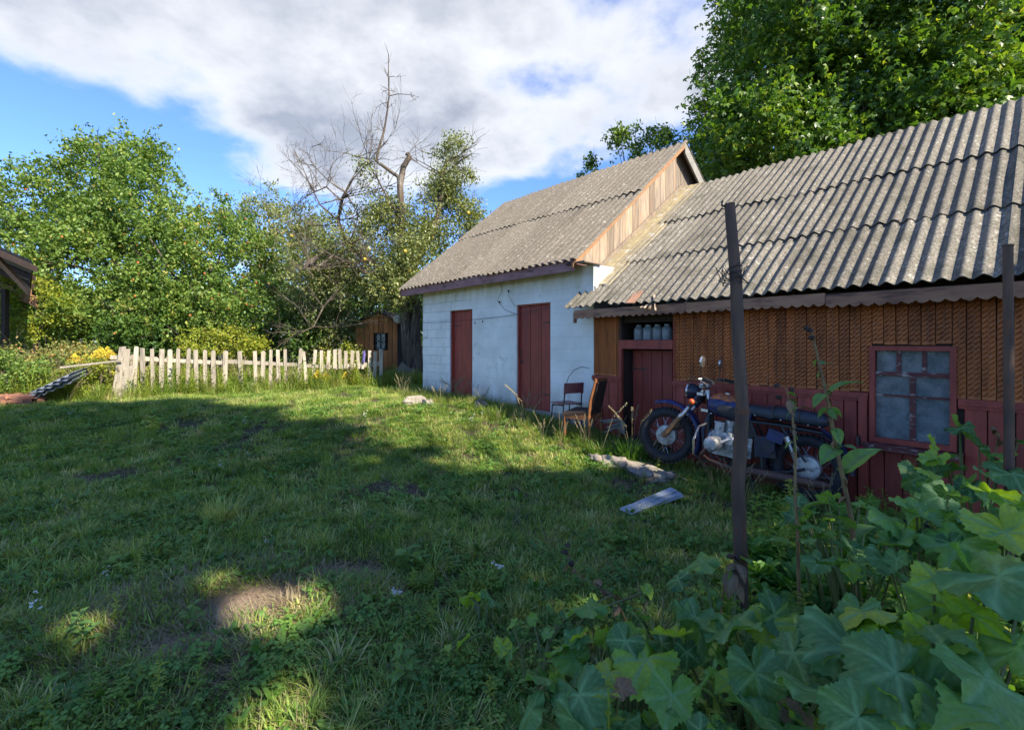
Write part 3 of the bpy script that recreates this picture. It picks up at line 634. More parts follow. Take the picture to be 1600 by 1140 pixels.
# roof
chip = lambda r_, c: (.14 if c == 0 else .05) if r_ == 0 else .012
roof(SH, SX0+.03, 9, .90, ES, BS, (1.31, 2.78, LS), 'slate', seed=11, chipfn=chip, pitch=.128)
roof(SH, SX0+.03, 9, .90, (2*sry-ES[0], ES[1]), BS, (1.31, 2.78, LS), 'slate', back=True, seed=12, pitch=.128)
# narrow sheet end that laps over the storehouse front
obj('roof_sheet', sheet(.50, 'slate', 2, wid=.33, chip=.02, pitch=.128), SH, (SX0-.30, ES[0]+.0, ES[1]+.015), (BS,0,0))
m = M(); rakebeam(m, GXP+.03, SX0-.10, .14, ES[1]+.50*math.tan(BS)+.06, sry, srz+.06, .05); rakebeam(m, SX0-.10, SX0+.14, .12, ES[1]+.48*math.tan(BS)+.05, sry, srz+.05, .05); rakebeam(m, SX0+.14, SX0+.20, .12, ES[1]+.48*math.tan(BS)+.035, sry, srz+.035, .04)
obj('flashing', m.mesh('flashing', 'moss'), SH)
m = M(); rakebeam(m, GXP+.032, GXP+.06, .14, ES[1]+.50*math.tan(BS)+.14, sry, srz+.14, .07); obj('flashing_board', m.mesh('flashing_board', 'gable'), SH)
xa = SX0-.13
for i, xb in enumerate((-3.05, -1.52, .2, 1.9, SX1)):
    scallop('fascia_board', xa, xb-.006, -.325, 1.99+random.uniform(-.012,.012), .105, 'fascia', SH, .05, .022, dz=random.uniform(-.006,.006)); xa = xb
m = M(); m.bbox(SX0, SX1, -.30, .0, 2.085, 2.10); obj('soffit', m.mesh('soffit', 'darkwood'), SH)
m = M(); m.box((SX0-.13, -.30, 1.985), (.03,.05,.16)); obj('eave_bracket', m.mesh('eave_bracket', 'fascia'), SH)
m = M(); m.box((0,0,0), (.12,.30,.006), jit=.012); obj('rust_patch', m.mesh('rust_patch', 'rustsheet'), SH, (wx(988,-.36), -.30, 2.235), (BS,0,R(6)))
for i in range(4):
    m = M(); m.box((0,0,0), (.02,.16+.05*i,.012), jit=.006); obj('splinter', m.mesh('splinter', 'gable'), SH, (wx(1008+i*5,-.36), -.36, 2.10+.01*i), (R(20+i*9), 0, R(-30+i*22)))
# exposed rafter tails
x = SX0+.3
while x < SX1:
    m = M(); m.bbox(x, x+.05, -.29, -.005, 2.02, 2.08); obj('rafter_tail', m.mesh('rafter_tail', 'darkwood'), SH); x += .95
# cable drooping from the corner
m = M(); p0 = Vector((SX0-.05,-.06,wz(928,575))); m.tube([p0, p0+Vector((-.12,-.03,.02)), p0+Vector((-.26,-.06,-.04)), p0+Vector((-.36,-.08,-.16)), p0+Vector((-.4,-.1,-.3))], .005, 5)
o = obj('power_cable', m.mesh('power_cable', 'wire', True)); o.location = (0,0,0)
o.data.transform(Matrix(((SF, CF, 0, D0*CF), (-CF, SF, 0, D0*SF), (0,0,1,0), (0,0,0,1))))
tag(o, 'thin grey cable drooping from the shed corner down the white wall', 'cable')

# ------------------------------------------------------------------ motorcycle (own frame: +x forward, +y its left, z up)
def motorcycle():
    lx, ly = -2.445, -.50; p = L(lx, ly, 0); p.z = .05
    root = thing('motorcycle', 'old dark blue motorcycle with a black seat and pale drum hubs parked against the shed', 'motorcycle')
    fwd = Vector((-SF, CF, 0)); fwd.normalize()
    yaw = math.atan2(fwd.y, fwd.x)
    root.matrix_world = Matrix.Translation(p) @ Matrix.Rotation(yaw+R(5.6), 4, 'Z') @ Matrix.Rotation(R(-5.2), 4, 'Y') @ Matrix.Rotation(R(4), 4, 'X')
    def wheel(cx, cz, steer, front):
        m = M(); wr = .335; tr = .05
        prof = []
        for k in range(12):
            t = 2*math.pi*k/12; prof.append((wr-tr+tr*math.cos(t)*1.05, tr*math.sin(t)))
        m.lathe(prof, 40, 'y', closed=True)
        for k in range(40):                                   # tread blocks
            t = 2*math.pi*k/40
            for s in (-1, 1):
                c = Vector(((wr+.001)*math.cos(t), s*.022, (wr+.001)*math.sin(t))); m.box(c, (.018,.03,.03), (0, -t, 0))
        w = obj('wheel', m.mesh('tyre', 'black', True), root, (cx, 0, cz), (0,0,steer))
        m = M(); m.lathe([(.235,-.028),(.243,-.022),(.236,0),(.243,.022),(.235,.028),(.226,.02),(.226,-.02)], 40, 'y', closed=True); obj('rim', m.mesh('rim', 'steel', True), w)
        m = M(); m.lathe([(.0,.055),(.05,.06),(.118,.052),(.128,.035),(.128,-.035),(.118,-.05),(.0,-.05)], 32, 'y')
        for k in range(8): t = k*math.pi/4; m.box((.09*math.cos(t),.058,.09*math.sin(t)), (.012,.008,.012), (0,-t,0))
        m.tube([(0,-.11,0),(0,.11,0)], .011, 8); obj('hub', m.mesh('hub', 'alu', True), w)
        m = M()
        for k in range(36):
            t = 2*math.pi*k/36; s = 1 if k % 2 else -1; t2 = t + (.35 if (k//2) % 2 else -.35)
            m.tube([(.12*math.cos(t2), s*.03, .12*math.sin(t2)), (.228*math.cos(t), s*.006, .228*math.sin(t))], .0022, 4, False)
        obj('spokes', m.mesh('spokes', 'chrome'), w)
    FX, RX_, HZ = .765, -.765, .33
    wheel(FX, HZ, R(9), True); wheel(RX_, HZ, 0, False)
    def P(nm, m, mat, smooth=True, **k): return obj(nm, m.mesh(nm, mat, smooth), root, **k)
    def arc(cx, cz, r0, a0, a1, w, n=22, th=.004):
        m = M()
        for i in range(n+1):
            t = R(a0+(a1-a0)*i/n)
            for (q, rr) in ((-1,-.035),(-.85,-.008),(-.4,0),(.4,0),(.85,-.008),(1,-.035)):
                m.V.append((cx+(r0+rr)*math.cos(t), q*w/2, cz+(r0+rr)*math.sin(t)))
        for i in range(n+1):
            t = R(a0+(a1-a0)*i/n)
            for (q, rr) in ((-1,-.035),(-.85,-.008),(-.4,0),(.4,0),(.85,-.008),(1,-.035)):
                m.V.append((cx+(r0+rr-th)*math.cos(t), q*w/2*.97, cz+(r0+rr-th)*math.sin(t)))
        o = (n+1)*6
        for i in range(n):
            for k in range(5):
                a = i*6+k; m.F += [(a,a+1,a+7,a+6), (o+a,o+a+6,o+a+7,o+a+1)]; m.mi += [0,0]
            a = i*6; m.F += [(a,a+6,o+a+6,o+a),(a+5,o+a+5,o+a+11,a+11)]; m.mi += [0,0]
        for a in (0, n*6):
            for k in range(5): m.F.append((a+k,o+a+k,o+a+k+1,a+k+1)); m.mi.append(0)
        return m
    P('front_fender', arc(FX, HZ, .44, 66, 200, .16), 'blue'); P('rear_fender', arc(RX_, HZ, .41, -12, 175, .16), 'darkblue')
    # fork
    TX, TZ = .36, .93
    for s in (1, -1):
        y = s*.095
        m = M(); a, b = Vector((FX, y, HZ)), Vector((TX, y, TZ)); u = (b-a)
        m.tube([a-u*.03, a+u*.03, a+u*.10, a+u*.44], [.02,.036,.034,.030], 12); P('fork_slider', m, 'forkwood')
        m = M(); m.tube([a+u*.44, a+u*.5, a+u*.52, b+u*.04], [.032,.032,.022,.022], 12); P('fork_tube', m, 'chrome')
        m = M(); m.tube([a+u*.68, a+u*1.0], .030, 12); P('fork_shroud', m, 'darkblue')
        m = M(); m.tube([(FX-.02,y,HZ+.04),(FX-.22,y*1.1,HZ+.16),(FX-.30,y*.8,HZ+.33)], .007, 6); P('fender_stay', m, 'steel')
        m = M(); m.tube([(TX+.05,s*.10,TZ-.12),(TX+.06,s*.19,TZ-.12)], .008, 6); P('indicator_stalk', m, 'steel')
        m = M(); m.ball((TX+.07,s*.20,TZ-.12), .036, 12, 8, (1,.9,1)); P('indicator', m, 'orangelens')
    m = M(); m.box((TX+.01,0,TZ-.02), (.07,.26,.03)); m.box((TX-.06,0,TZ-.2), (.08,.24,.03)); m.tube([(TX-.10,0,TZ-.24),(TX-.02,0,TZ+.03)], .03, 10); P('fork_yoke', m, 'chrome')
    # headlamp and clocks
    m = M(); m.lathe([(0,-.12),(.04,-.115),(.075,-.08),(.092,-.02),(.094,.02)], 22, 'x', (TX+.16, 0, TZ-.01)); h = P('headlamp', m, 'darkblue')
    m = M(); m.lathe([(.088,.015),(.098,.02),(.098,.04),(.085,.045)], 24, 'x', (TX+.16, 0, TZ-.01)); obj('bezel', m.mesh('bezel', 'chrome', True), h)
    m = M(); m.lathe([(.087,.04),(.06,.055),(.0,.062)], 24, 'x', (TX+.16, 0, TZ-.01)); obj('lens', m.mesh('lens', 'white', True), h)
    for s in (1, -1):
        m = M(); m.lathe([(0,-.03),(.036,-.028),(.042,.02),(.04,.028),(.0,.03)], 18, 'z', (TX+.02, s*.055, TZ+.075)); P('clock', m, 'alu', rot=(0,0,0))
    # bars
    m = M(); hb = [(TX-.02,0,TZ+.05),(TX-.02,.08,TZ+.06),(TX-.03,.17,TZ+.14),(TX-.10,.30,TZ+.17),(TX-.20,.40,TZ+.15)]
    m.tube([(x,-y,z) for x,y,z in reversed(hb)]+hb[1:], .011, 8); P('handlebar', m, 'chrome')
    for s in (1, -1):
        m = M(); m.tube([(TX-.10,s*.30,TZ+.17),(TX-.20,s*.40,TZ+.15),(TX-.235,s*.43,TZ+.143)], .018, 10); P('grip', m, 'black')
        m = M(); m.tube([(TX-.06,s*.26,TZ+.17),(TX-.02,s*.31,TZ+.16),(TX-.10,s*.40,TZ+.14),(TX-.18,s*.47,TZ+.12)], [.008,.006,.005,.007], 6); P('lever', m, 'alu')
        m = M(); m.box((TX-.07,s*.26,TZ+.16), (.05,.04,.04)); P('switch_box', m, 'steel', False)
        m = M(); m.tube([(TX-.06,s*.27,TZ+.17),(TX-.04,s*.29,TZ+.26),(TX-.04,s*.30,TZ+.31)], .006, 6); mr_ = P('mirror', m, 'steel')
        mm = M(); mm.lathe([(0,-.016),(.06,-.012),(.068,.006),(.06,.010),(0,.010)], 18, 'x', (TX-.04, s*.30, TZ+.36)); obj('mirror_glass', mm.mesh('mirror_glass', 'chrome', True), mr_)
        m = M(); m.tube([(TX-.05,s*.22,TZ+.15),(TX+.14,s*.16,TZ+.16),(TX+.18,s*.07,TZ+.02),(TX+.05,s*.05,TZ-.1)], .004, 5); P('cable', m, 'black')
    # tank
    def loft(secs, n=16, pw=2.6):
        m = M()
        for (x, cz, hw, hh) in secs:
            for k in range(n):
                t = 2*math.pi*k/n; c, s = math.cos(t), math.sin(t)
                m.V.append((x, hw*math.copysign(abs(c)**(2/pw), c), cz+hh*math.copysign(abs(s)**(2/pw), s)*(1 if s > 0 else .8)))
        q = len(secs)
        for i in range(q-1):
            for k in range(n): m.F.append((i*n+k, i*n+(k+1)%n, (i+1)*n+(k+1)%n, (i+1)*n+k)); m.mi.append(0)
        m.F.append(tuple(range(n-1,-1,-1))); m.F.append(tuple((q-1)*n+k for k in range(n))); m.mi += [0,0]
        return m
    tank = loft([(.30,.80,.06,.06),(.27,.80,.11,.115),(.16,.80,.145,.15),(.0,.785,.155,.145),(-.12,.765,.135,.12),(-.20,.75,.09,.08)]); tk = P('fuel_tank', tank, 'blue')
    m = loft([(.265,.868,.095,.045),(.16,.89,.128,.072),(.02,.875,.135,.068),(-.08,.845,.115,.05)], 16, 2.2); obj('tank_top', m.mesh('tank_top', 'orangerust', True), tk)
    m = M(); m.lathe([(0,.0),(.035,0),(.035,.02),(0,.026)], 14, 'z', (.10,0,.945)); obj('filler_cap', m.mesh('filler_cap', 'chrome', True), tk)
    for s in (1, -1):
        m = loft([(.14,.765,.022,.03),(.08,.765,.014,.065),(-.04,.755,.014,.07),(-.14,.745,.010,.04)]); obj('knee_pad', m.mesh('knee_pad', 'black', True), tk, (0, s*.150, 0))
    # seat
    m = loft([(-.14,.81,.07,.045),(-.18,.815,.11,.07),(-.40,.81,.135,.08),(-.44,.83,.14,.085),(-.70,.83,.135,.085),(-.86,.83,.12,.08),(-.90,.83,.09,.05)], 16, 3.2); st = P('seat', m, 'seat')
    m = M(); 
    for x_ in (-.42, -.66): m.tube([(x_, -.143, .79), (x_, -.135, .895), (x_, 0, .914), (x_, .135, .895), (x_, .143, .79)], .008, 6)
    obj('seat_strap', m.mesh('seat_strap', 'steel', True), st)
    m = M()
    for x_ in (-.25,-.5,-.75,-.85): m.ball((x_,.142,.78), .008, 8, 5)
    obj('seat_stud', m.mesh('seat_stud', 'chrome', True), st)
    # frame
    for s in (1, -1):
        m = M(); y = s*.10
        m.tube([(.30,s*.03,.86),(.26,y*.6,.62),(.22,y,.30),(.10,y*1.2,.17),(-.30,y*1.2,.17),(-.62,y*1.2,.26),(-.765,y*1.2,.33)], .016, 8)
        m.tube([(.28,s*.03,.80),(-.20,y,.70),(-.50,y*1.2,.72),(-.88,y*1.2,.72)], .015, 8)
        m.tube([(-.20,y,.70),(-.34,y*1.2,.45),(-.38,y*1.2,.18)], .014, 8); m.tube([(-.50,y*1.2,.72),(-.765,y*1.25,.40)], .012, 8)
        P('frame', m, 'steel')
        m = M(); m.tube([(.26,y*.5,.70),(.30,y*.9,.5),(.26,y,.30)], .02, 8); P('down_tube', m, 'darkblue')
        m = M(); m.tube([(-.68,s*.135,.38),(-.60,s*.135,.55)], .018, 10); m.tube([(-.60,s*.135,.55),(-.57,s*.135,.62)], .03, 12); P('shock_absorber', m, 'chrome')
        m = M()
        for k in range(60): t = k*.6; 
        hl = [(-.68+.09*k/60*1.0, s*.135+.024*math.cos(k*.75), .40+.16*k/60+.024*math.sin(k*.75)*.4) for k in range(60)]
        m.tube(hl, .004, 5); P('spring', m, 'steel')
        # crash bar
        m = M(); m.tube([(.24,y,.60),(.27,s*.30,.56),(.27,s*.42,.42),(.26,s*.40,.26),(.22,s*.22,.17),(.12,y*1.2,.17)], .012, 8); P('crash_bar', m, 'chrome')
        m = M(); m.tube([(-.12,y,.24),(-.12,s*.30,.24)], .010, 8); m.tube([(-.12,s*.20,.24),(-.12,s*.31,.24)], .018, 8); P('foot_peg', m, 'black')
        # exhaust
        m = M(); m.tube([(.12,s*.36,.37),(.20,s*.33,.27),(.16,s*.22,.20),(-.06,s*.19,.17),(-.22,s*.19,.18)], .019, 10); P('exhaust_pipe', m, 'pipe')
        m = M(); m.tube([(-.20,s*.19,.18),(-.26,s*.19,.185),(-.70,s*.19,.21),(-.95,s*.19,.23),(-1.0,s*.19,.235)], [.02,.042,.046,.04,.018], 14); P('muffler', m, 'pipe')
    # engine
    m = M(); m.box((.06,0,.39), (.26,.20,.26)); m.box((-.14,0,.40), (.20,.17,.22)); m.tube([(.20,0,.42),(.235,0,.42)], .10, 18); m.tube([(.06,.10,.37),(.06,.125,.37)], .09, 16); m.tube([(-.14,.08,.38),(-.14,.11,.38)], .07, 16)
    en = P('engine', m, 'alu')
    for s in (1, -1):
        m = M(); m.tube([(.10,s*.11,.40),(.10,s*.33,.40)], .048, 14)
        for k in range(9): y = s*(.135+k*.021); m.tube([(.10,y,.40),(.10,y+s*.007,.40)], .078, 18)
        m.tube([(.10,s*.325,.40),(.10,s*.345,.40)], .085, 18); obj('cylinder', m.mesh('cylinder', 'alu', True), en)
        m = M(); m.lathe([(.0,.40*1),(.04,.398),(.07,.385),(.083,.345),(.0,.34)], 18, 'y', (.10, 0, .40)) if s > 0 else m.lathe([(.0,-.40),(.04,-.398),(.07,-.385),(.083,-.345),(.0,-.34)], 18, 'y', (.10,0,.40))
        for k in range(5): m.box((.10, s*.385, .355+k*.022), (.11,.035,.006))
        obj('rocker_cover', m.mesh('rocker_cover', 'alu', True), en)
        m = M(); m.tube([(.04,s*.24,.42),(-.03,s*.22,.47),(-.10,s*.17,.49)], .018, 10); m.box((-.04,s*.2,.46), (.06,.05,.09)); m.tube([(-.04,s*.2,.49),(-.04,s*.2,.54)], .022, 12); obj('carburettor', m.mesh('carburettor', 'alu', True), en)
    m = M(); m.tube([(.03,0,.52),(.03,0,.66)], .055, 16); m.box((.12,.02,.57), (.10,.14,.12)); P('generator', m, 'alu')
    m = M(); m.tube([(-.16,-.03,.58),(-.16,.03,.58)], .085, 18); P('air_filter', m, 'steel')
    m = M(); m.box((-.38,.10,.47), (.22,.09,.22), (0,R(8),0), jit=.012); m.tube([(-.42,.12,.47),(-.42,.16,.47)], .06, 14); P('side_cover', m, 'darkblue')
    m = M(); m.box((-.47,.12,.60), (.16,.05,.12), (0,R(-12),0)); P('tool_box', m, 'blue')
    m = M(); m.tube([(-.20,.16,.33),(-.17,.17,.33)], .03, 12); m.lathe([(.016,.18),(.03,.18),(.03,.19),(.016,.19)], 14, 'y', (-.2,0,.33), True); P('chrome_ring', m, 'chrome')
    m = M(); m.tube([(-.28,.12,.17),(-.33,.21,-.02)], .012, 6); P('kick_stand', m, 'steel')
    m = M(); m.tube([(-.16,.12,.42),(-.20,.20,.40),(-.10,.22,.30)], .010, 6); P('kick_starter', m, 'chrome')
    m = M(); m.tube([(-.86,.10,.76),(-1.02,.09,.66),(-1.10,.05,.55)], .035, 8, flat=.4); P('rear_strut', m, 'blue')
    m = M(); m.tube([(-1.13,0,.62),(-1.20,0,.62)], [.05,.045], 14); m.tube([(-1.08,0,.62),(-1.13,0,.62)], .03, 10); P('tail_lamp', m, 'redlens')
    m = M(); m.box((-1.16,0,.70), (.015,.19,.10), (0,R(10),0)); P('number_bracket', m, 'steel', False)
    m = M(); m.ball((-.34,-.20,.84), .10, 14, 8, (1.3,.7,.5)); P('far_side_cover', m, 'orangerust')
motorcycle()

# ------------------------------------------------------------------ chairs
def place(name, label, cat, x, y, rz, z=None):
    p = GL(x, y);
    if z is not None: p.z = z
    return thing(name, label, cat, p, (0,0,ZROT+rz))
def wooden_chair():
    x = wx(908, -.55); r = place('wooden_chair', 'broken varnished wooden chair with dark upholstered back standing by the shed corner', 'chair', x, -.50, R(14), GL(x,-.5).z-.02)
    # the chair faces -x; its back is at +x
    def P(nm, m, mat, s=False): return obj(nm, m.mesh(nm, mat, s), r)
    for s in (1, -1):
        m = M(); m.tube([(.20,s*.20,0),(.19,s*.20,.40),(.21,s*.20,.62),(.29,s*.19,.93)], [.016,.022,.020,.017], 6); P('back_post', m, 'chairwood')
        m = M(); m.tube([(-.20,s*.20,0),(-.20,s*.20,.40)], [.014,.022], 6); P('leg', m, 'chairwood')
        m = M(); m.box((0,s*.205,.37), (.40,.024,.07)); P('seat_rail', m, 'chairwood')
    m = M(); m.box((-.205,0,.37), (.024,.40,.07)); m.box((.28,0,.90), (.03,.37,.05)); m.box((.19,0,.37), (.024,.38,.07)); P('cross_rail', m, 'chairwood')
    m = M(); m.box((-.01,0,.425), (.43,.43,.05), (R(3),R(-5),0), jit=.012); P('seat', m, 'uphol')
    m = M(); m.box((.245,0,.68), (.045,.34,.42), (0,R(13),0), jit=.008); P('backrest', m, 'uphol')
wooden_chair()
def school_chair():
    x = wx(888, -.3); r = place('school_chair', 'small steel framed school chair with faded red plywood back beside the storehouse door', 'chair', x, -.34, R(-14), GL(x,-.3).z+.03)
    def P(nm, m, mat, s=False): return obj(nm, m.mesh(nm, mat, s), r)
    m = M()
    for s in (1, -1):
        m = M(); m.tube([(.17,s*.17,0),(.16,s*.165,.36),(.19,s*.155,.62),(.21,s*.15,.70)], .011, 8); m.tube([(-.19,s*.17,0),(-.16,s*.165,.36),(.16,s*.165,.37)], .011, 8); P('frame_leg', m, 'greymetal', True)
    m = M(); m.tube([(.165,-.165,.2),(.165,.165,.2)], .008, 6); m.tube([(-.175,-.165,.34),(-.175,.165,.34)], .008, 6); P('stretcher', m, 'greymetal', True)
    m = M()
    for i in range(7):
        y = -.18+.06*i; b = .018*(1-(y/.18)**2)
        for (xx, zz) in ((.185,.56),(.20,.72)):
            m.V += [(xx+b, y, zz - (.015 if i in (0,6) and zz < .6 else 0)), (xx+b+.012, y, zz)]
    for i in range(6):
        a = i*4; m.F += [(a,a+2,a+6,a+4),(a+1,a+5,a+7,a+3),(a+2,a+3,a+7,a+6),(a,a+4,a+5,a+1)]; m.mi += [0]*4
    m.F += [(0,1,3,2),(24,26,27,25)]; m.mi += [0,0]; P('backrest', m, 'redply')
    m = M(); m.box((-.02,0,.39), (.37,.37,.014), jit=.004); P('seat', m, 'redply')
school_chair()
x = wx(940,-.3); r = GL(x, -.25)
m = M(); 
for k in range(5): m.tube([(.1*math.sin(k*1.3)*.6, .08*math.cos(k*2), .02+.05*k), (.22,.05*math.sin(k*3),.12+.03*k), (.3,-.06,.02+.04*k)], .016, 6)
o = obj('rag_bundle', m.mesh('rag_bundle', 'concrete', True), None, (r.x, r.y, r.z+.05)); tag(o, 'grey crumpled rags and hose heaped behind the wooden chair', 'rags')

# ------------------------------------------------------------------ poles
def pole1():
    Y = 2.69; pts = [(1160,978),(1157,860),(1153,760),(1159,660),(1160,640),(1154,540),(1150,440),(1142,345),(1140,318)]
    b = W(1160, 975, Y); r = thing('crooked_pole', 'tall crooked rusty steel pole rising from the leaves in front of the motorcycle', 'pole', (b.x, b.y, gz(b.x,b.y)))
    P3 = [W(px, py, Y)-r.location for px, py in pts]; P3[0].z = -.1
    m = M(); m.tube(P3[:5], [.038,.038,.037,.037,.037], 14); obj('lower_pipe', m.mesh('lower_pipe', 'rust', True), r)
    m = M(); m.tube(P3[4:], [.034,.034,.032,.029,.028], 12); obj('upper_pipe', m.mesh('upper_pipe', 'rust', True), r)
    m = M(); m.tube([P3[4]-Vector((0,0,.02)), P3[4]+Vector((0,0,.012))], .040, 14); obj('joint_collar', m.mesh('joint_collar', 'rust', True), r)
    m = M(); c = P3[6]; rs = random.Random(4)
    for q in range(3):
        pts = []
        for k in range(14):
            t = k*.9+q; rr = .045+rs.uniform(0,.045)*(1 if k % 3 else .2)
            pts.append(c+Vector((rr*math.cos(t)-.02, rr*math.sin(t), .03+rs.uniform(-.06,.07))))
        m.tube(pts, .0022, 4)
    m.tube([c+Vector((.04*math.cos(t),.04*math.sin(t),.005*t)) for t in [k*.7 for k in range(26)]], .0022, 4)
    m.tube([P3[8]+Vector((-.02,0,-.02)), P3[8]+Vector((-.045,0,-.01)), P3[8]+Vector((-.04,0,.015))], .006, 5)
    obj('wire_coil', m.mesh('wire_coil', 'wire', True), r)
pole1()
b = W(1578, 800, 3.3); z0 = gz(b.x, b.y); r = thing('straight_pole', 'straight dark steel pole in front of the planks right of the shed window', 'pole', (b.x, b.y, z0))
m = M(); top = W(1575, 385, 3.3)-r.location; m.tube([(0,0,-.1),(-.005,0,.9),(top.x,0,top.z-.06),(top.x,0,top.z)], [.030,.029,.028,.028], 14); obj('pipe', m.mesh('pipe', 'rust', True), r)
m = M(); m.tube([(top.x,0,top.z),(top.x,0,top.z+.012)], .031, 14); obj('cap', m.mesh('cap', 'rust', True), r)
b = W(1528, 806, 3.25); r = thing('stake', 'short dark wooden stake standing among the squash leaves', 'stake', (b.x, b.y, gz(b.x,b.y)))
m = M(); m.tube([(0,0,-.1),(.01,0,b.z-r.location.z-.02),(.012,0,b.z-r.location.z)], [.04,.038,.034], 7); obj('post', m.mesh('post', 'darkwood'), r)
m = M(); m.tube([(.012,0,b.z-r.location.z),(.012,0,b.z-r.location.z+.01)], .036, 7); obj('cut_end', m.mesh('cut_end', 'picket'), r)

for i, (jx, jy) in enumerate(JARS):
    q = L(jx, jy, dzl+.004); m = M(); m.lathe([(.0,.0),(.068,.0),(.074,.02),(.074,.15),(.062,.18),(.042,.195),(.042,.215),(.047,.22),(.040,.222)], 18, 'z')
    r_ = obj('glass_jar', m.mesh('glass_jar', 'jarglass', True), None, q); tag(r_, ['leftmost', 'second from left', 'third from left', 'rightmost'][i]+' of the dusty glass jars standing in the opening over the shed door', 'jar', 'glass jars over the shed door')
# ------------------------------------------------------------------ clothesline
p0 = L(wx(861), -.03, wz(861,480)); p1 = W(380, 501, 13.2); pm = L(wx(745), -.05, wz(745,499)); m = M(); pts = []
pA = L(wx(660), -.25, wz(660,505))
for a, b, sag in ((p0, pm, .03), (pm, pA, .02), (pA, p1, .06)):
    for k in range(8): t = k/8; q = a.lerp(b, t); q.z -= sag*math.sin(math.pi*t); pts.append(q)
pts.append(p1); m.tube(pts, .0045, 5); o = obj('clothesline', m.mesh('clothesline', 'wire', True)); tag(o, 'thin sagging wire strung from the red door across the white wall to the trees', 'wire')
for px, py in ((745,503),(757,501)):
    q = L(wx(px), -.05, wz(px,py)); m = M(); m.tube([(0,0,-.04),(0,0,.01)], [.012,.006], 6); o = obj('clothes_peg', m.mesh('clothes_peg', 'darkwood'), None, q); tag(o, ('left' if px < 750 else 'right')+' one of the two small dark pegs on the wire between the red doors', 'peg', 'pegs on the wire')
q0 = L(wx(783), -.02, 2.76); m = M(); m.tube([q0, L(wx(786),-.03,wz(786,455)), L(wx(780),-.05,wz(780,470)), L(wx(792),-.05,wz(792,484)), L(wx(806),-.02,wz(806,490))], .004, 5)
m.tube([L(wx(792),-.02,2.7), L(wx(797),-.03,wz(797,462)), L(wx(806),-.02,wz(806,480))], .003, 4)
o = obj('dangling_wire', m.mesh('dangling_wire', 'wire', True)); tag(o, 'thin dark wire dangling from the storehouse eave above the wider red door', 'wire')
for px, py in ((783,472),(797,455)):
    m = M(); m.box((0,0,0), (.03,.03,.04)); o = obj('insulator', m.mesh('insulator', 'steel'), None, L(wx(px), -.04, wz(px,py))); tag(o, ('lower' if px < 790 else 'upper')+' of the two small black insulators hanging above the wider red door', 'insulator', 'insulators under the eave')

# ------------------------------------------------------------------ picket fence
def fy(px): return 10.35 + (px-185)/(597-185)*2.0
fb = W(390, 600, fy(390)); FN = thing('picket_fence', 'weathered grey picket fence with leaning pickets between the lawn and the fruit trees', 'fence', (fb.x, fb.y, gz(fb.x, fb.y)))
def fp(px, z): Y = fy(px); X = (px-CX)/F*Y; return Vector((X, Y, z))-FN.location
ang = math.atan2(fp(597,0).y-fp(185,0).y, fp(597,0).x-fp(185,0).x)
picks = [(212,543,4),(225,544,0),(240,545,-1),(254,545,1),(267,546,0),(280,546,-1),(295,546,1),(308,547,0),(322,547,-1),(335,547,0),(353,548,1),(377,549,-3),(400,548,0),(412,549,2),(424,547,0),(436,547,-1),(447,545,0),
         (469,546,2),(478,548,-4),(491,547,3),(503,546,0),(514,547,1),(524,546,0),(532,547,-1),(541,547,1),(551,547,0),(560,548,-2),(568,549,2),(578,548,0),(586,549,1),(596,548,0)]
for i, (px, py, tl) in enumerate(picks):
    Y = fy(px); zt = CAMZ+(HY-py)/F*Y + random.uniform(-.02,.02); X = (px-CX)/F*Y; g = gz(X, Y); short = 503 < px < 575
    z0 = (g+.42 if short else g-.06); h = zt-z0; w = random.uniform(.068,.094)
    mm = M(); mm.box((0,0,0), (w,.02,h), jit=.005)
    if random.random() < .5: mm.box((0,0,h/2+.010), (w*.6,.018,.022), jit=.004)
    obj('picket', mm.mesh('picket', 'picket'), FN, fp(px, (z0+zt)/2)-Vector((0,.03,0)), (R(random.uniform(-2,2)), R(tl+random.uniform(-1.5,1.5)), ang))
def rail(pa, za, pb, zb_, w=.07, dy=.0, nm='rail'):
    a, b = W(pa, za, fy(pa))-FN.location, W(pb, zb_, fy(pb))-FN.location; a.y += dy; b.y += dy; d = b-a; mm = M(); mm.box((0,0,0), (d.length,.035,w), jit=.006)
    obj(nm, mm.mesh(nm, 'picket'), FN, (a+b)/2, (0, -math.atan2(d.z, math.hypot(d.x,d.y)), math.atan2(d.y, d.x)))
rail(172, 558, 245, 560, .08, .02); rail(205, 560, 352, 567, .08, .02); rail(345, 564, 470, 570, .085, .02); rail(466, 571, 520, 573, .07, .02); rail(518, 574, 594, 568, .11, .03); rail(392, 600, 436, 607, .06, .0); rail(352, 608, 385, 612, .05, -.1); rail(448, 603, 466, 604, .07, -.05)
rail(112, 573, 205, 562, .04, -.25, 'fallen_rail')
for px in (349, 594, 207):
    Y = fy(px); X = (px-CX)/F*Y; g = gz(X, Y); mm = M(); mm.box((0,0,0), (.09,.09,1.0), jit=.006); obj('post', mm.mesh('post', 'picket'), FN, fp(px, g+.42)+Vector((0,.06,0)), (0, R(random.uniform(-2,2)), ang))
for px, py, tl, wd, dz in ((186,541,7,.11,-.2),(197,545,1,.10,-.22),(190,575,-2,.13,-.5),(204,572,2,.10,-.5),(198,600,4,.1,-.5)):
    Y = fy(px)-.12; X = (px-CX)/F*Y; zt = CAMZ+(HY-py)/F*Y; g = gz(X,Y)-.05; mm = M(); mm.box((0,0,0), (wd,.025,zt-g), jit=.014)
    obj('broken_plank', mm.mesh('broken_plank', 'picket'), FN, Vector((X,Y,(zt+g)/2))-FN.location, (R(-3), R(tl), ang))
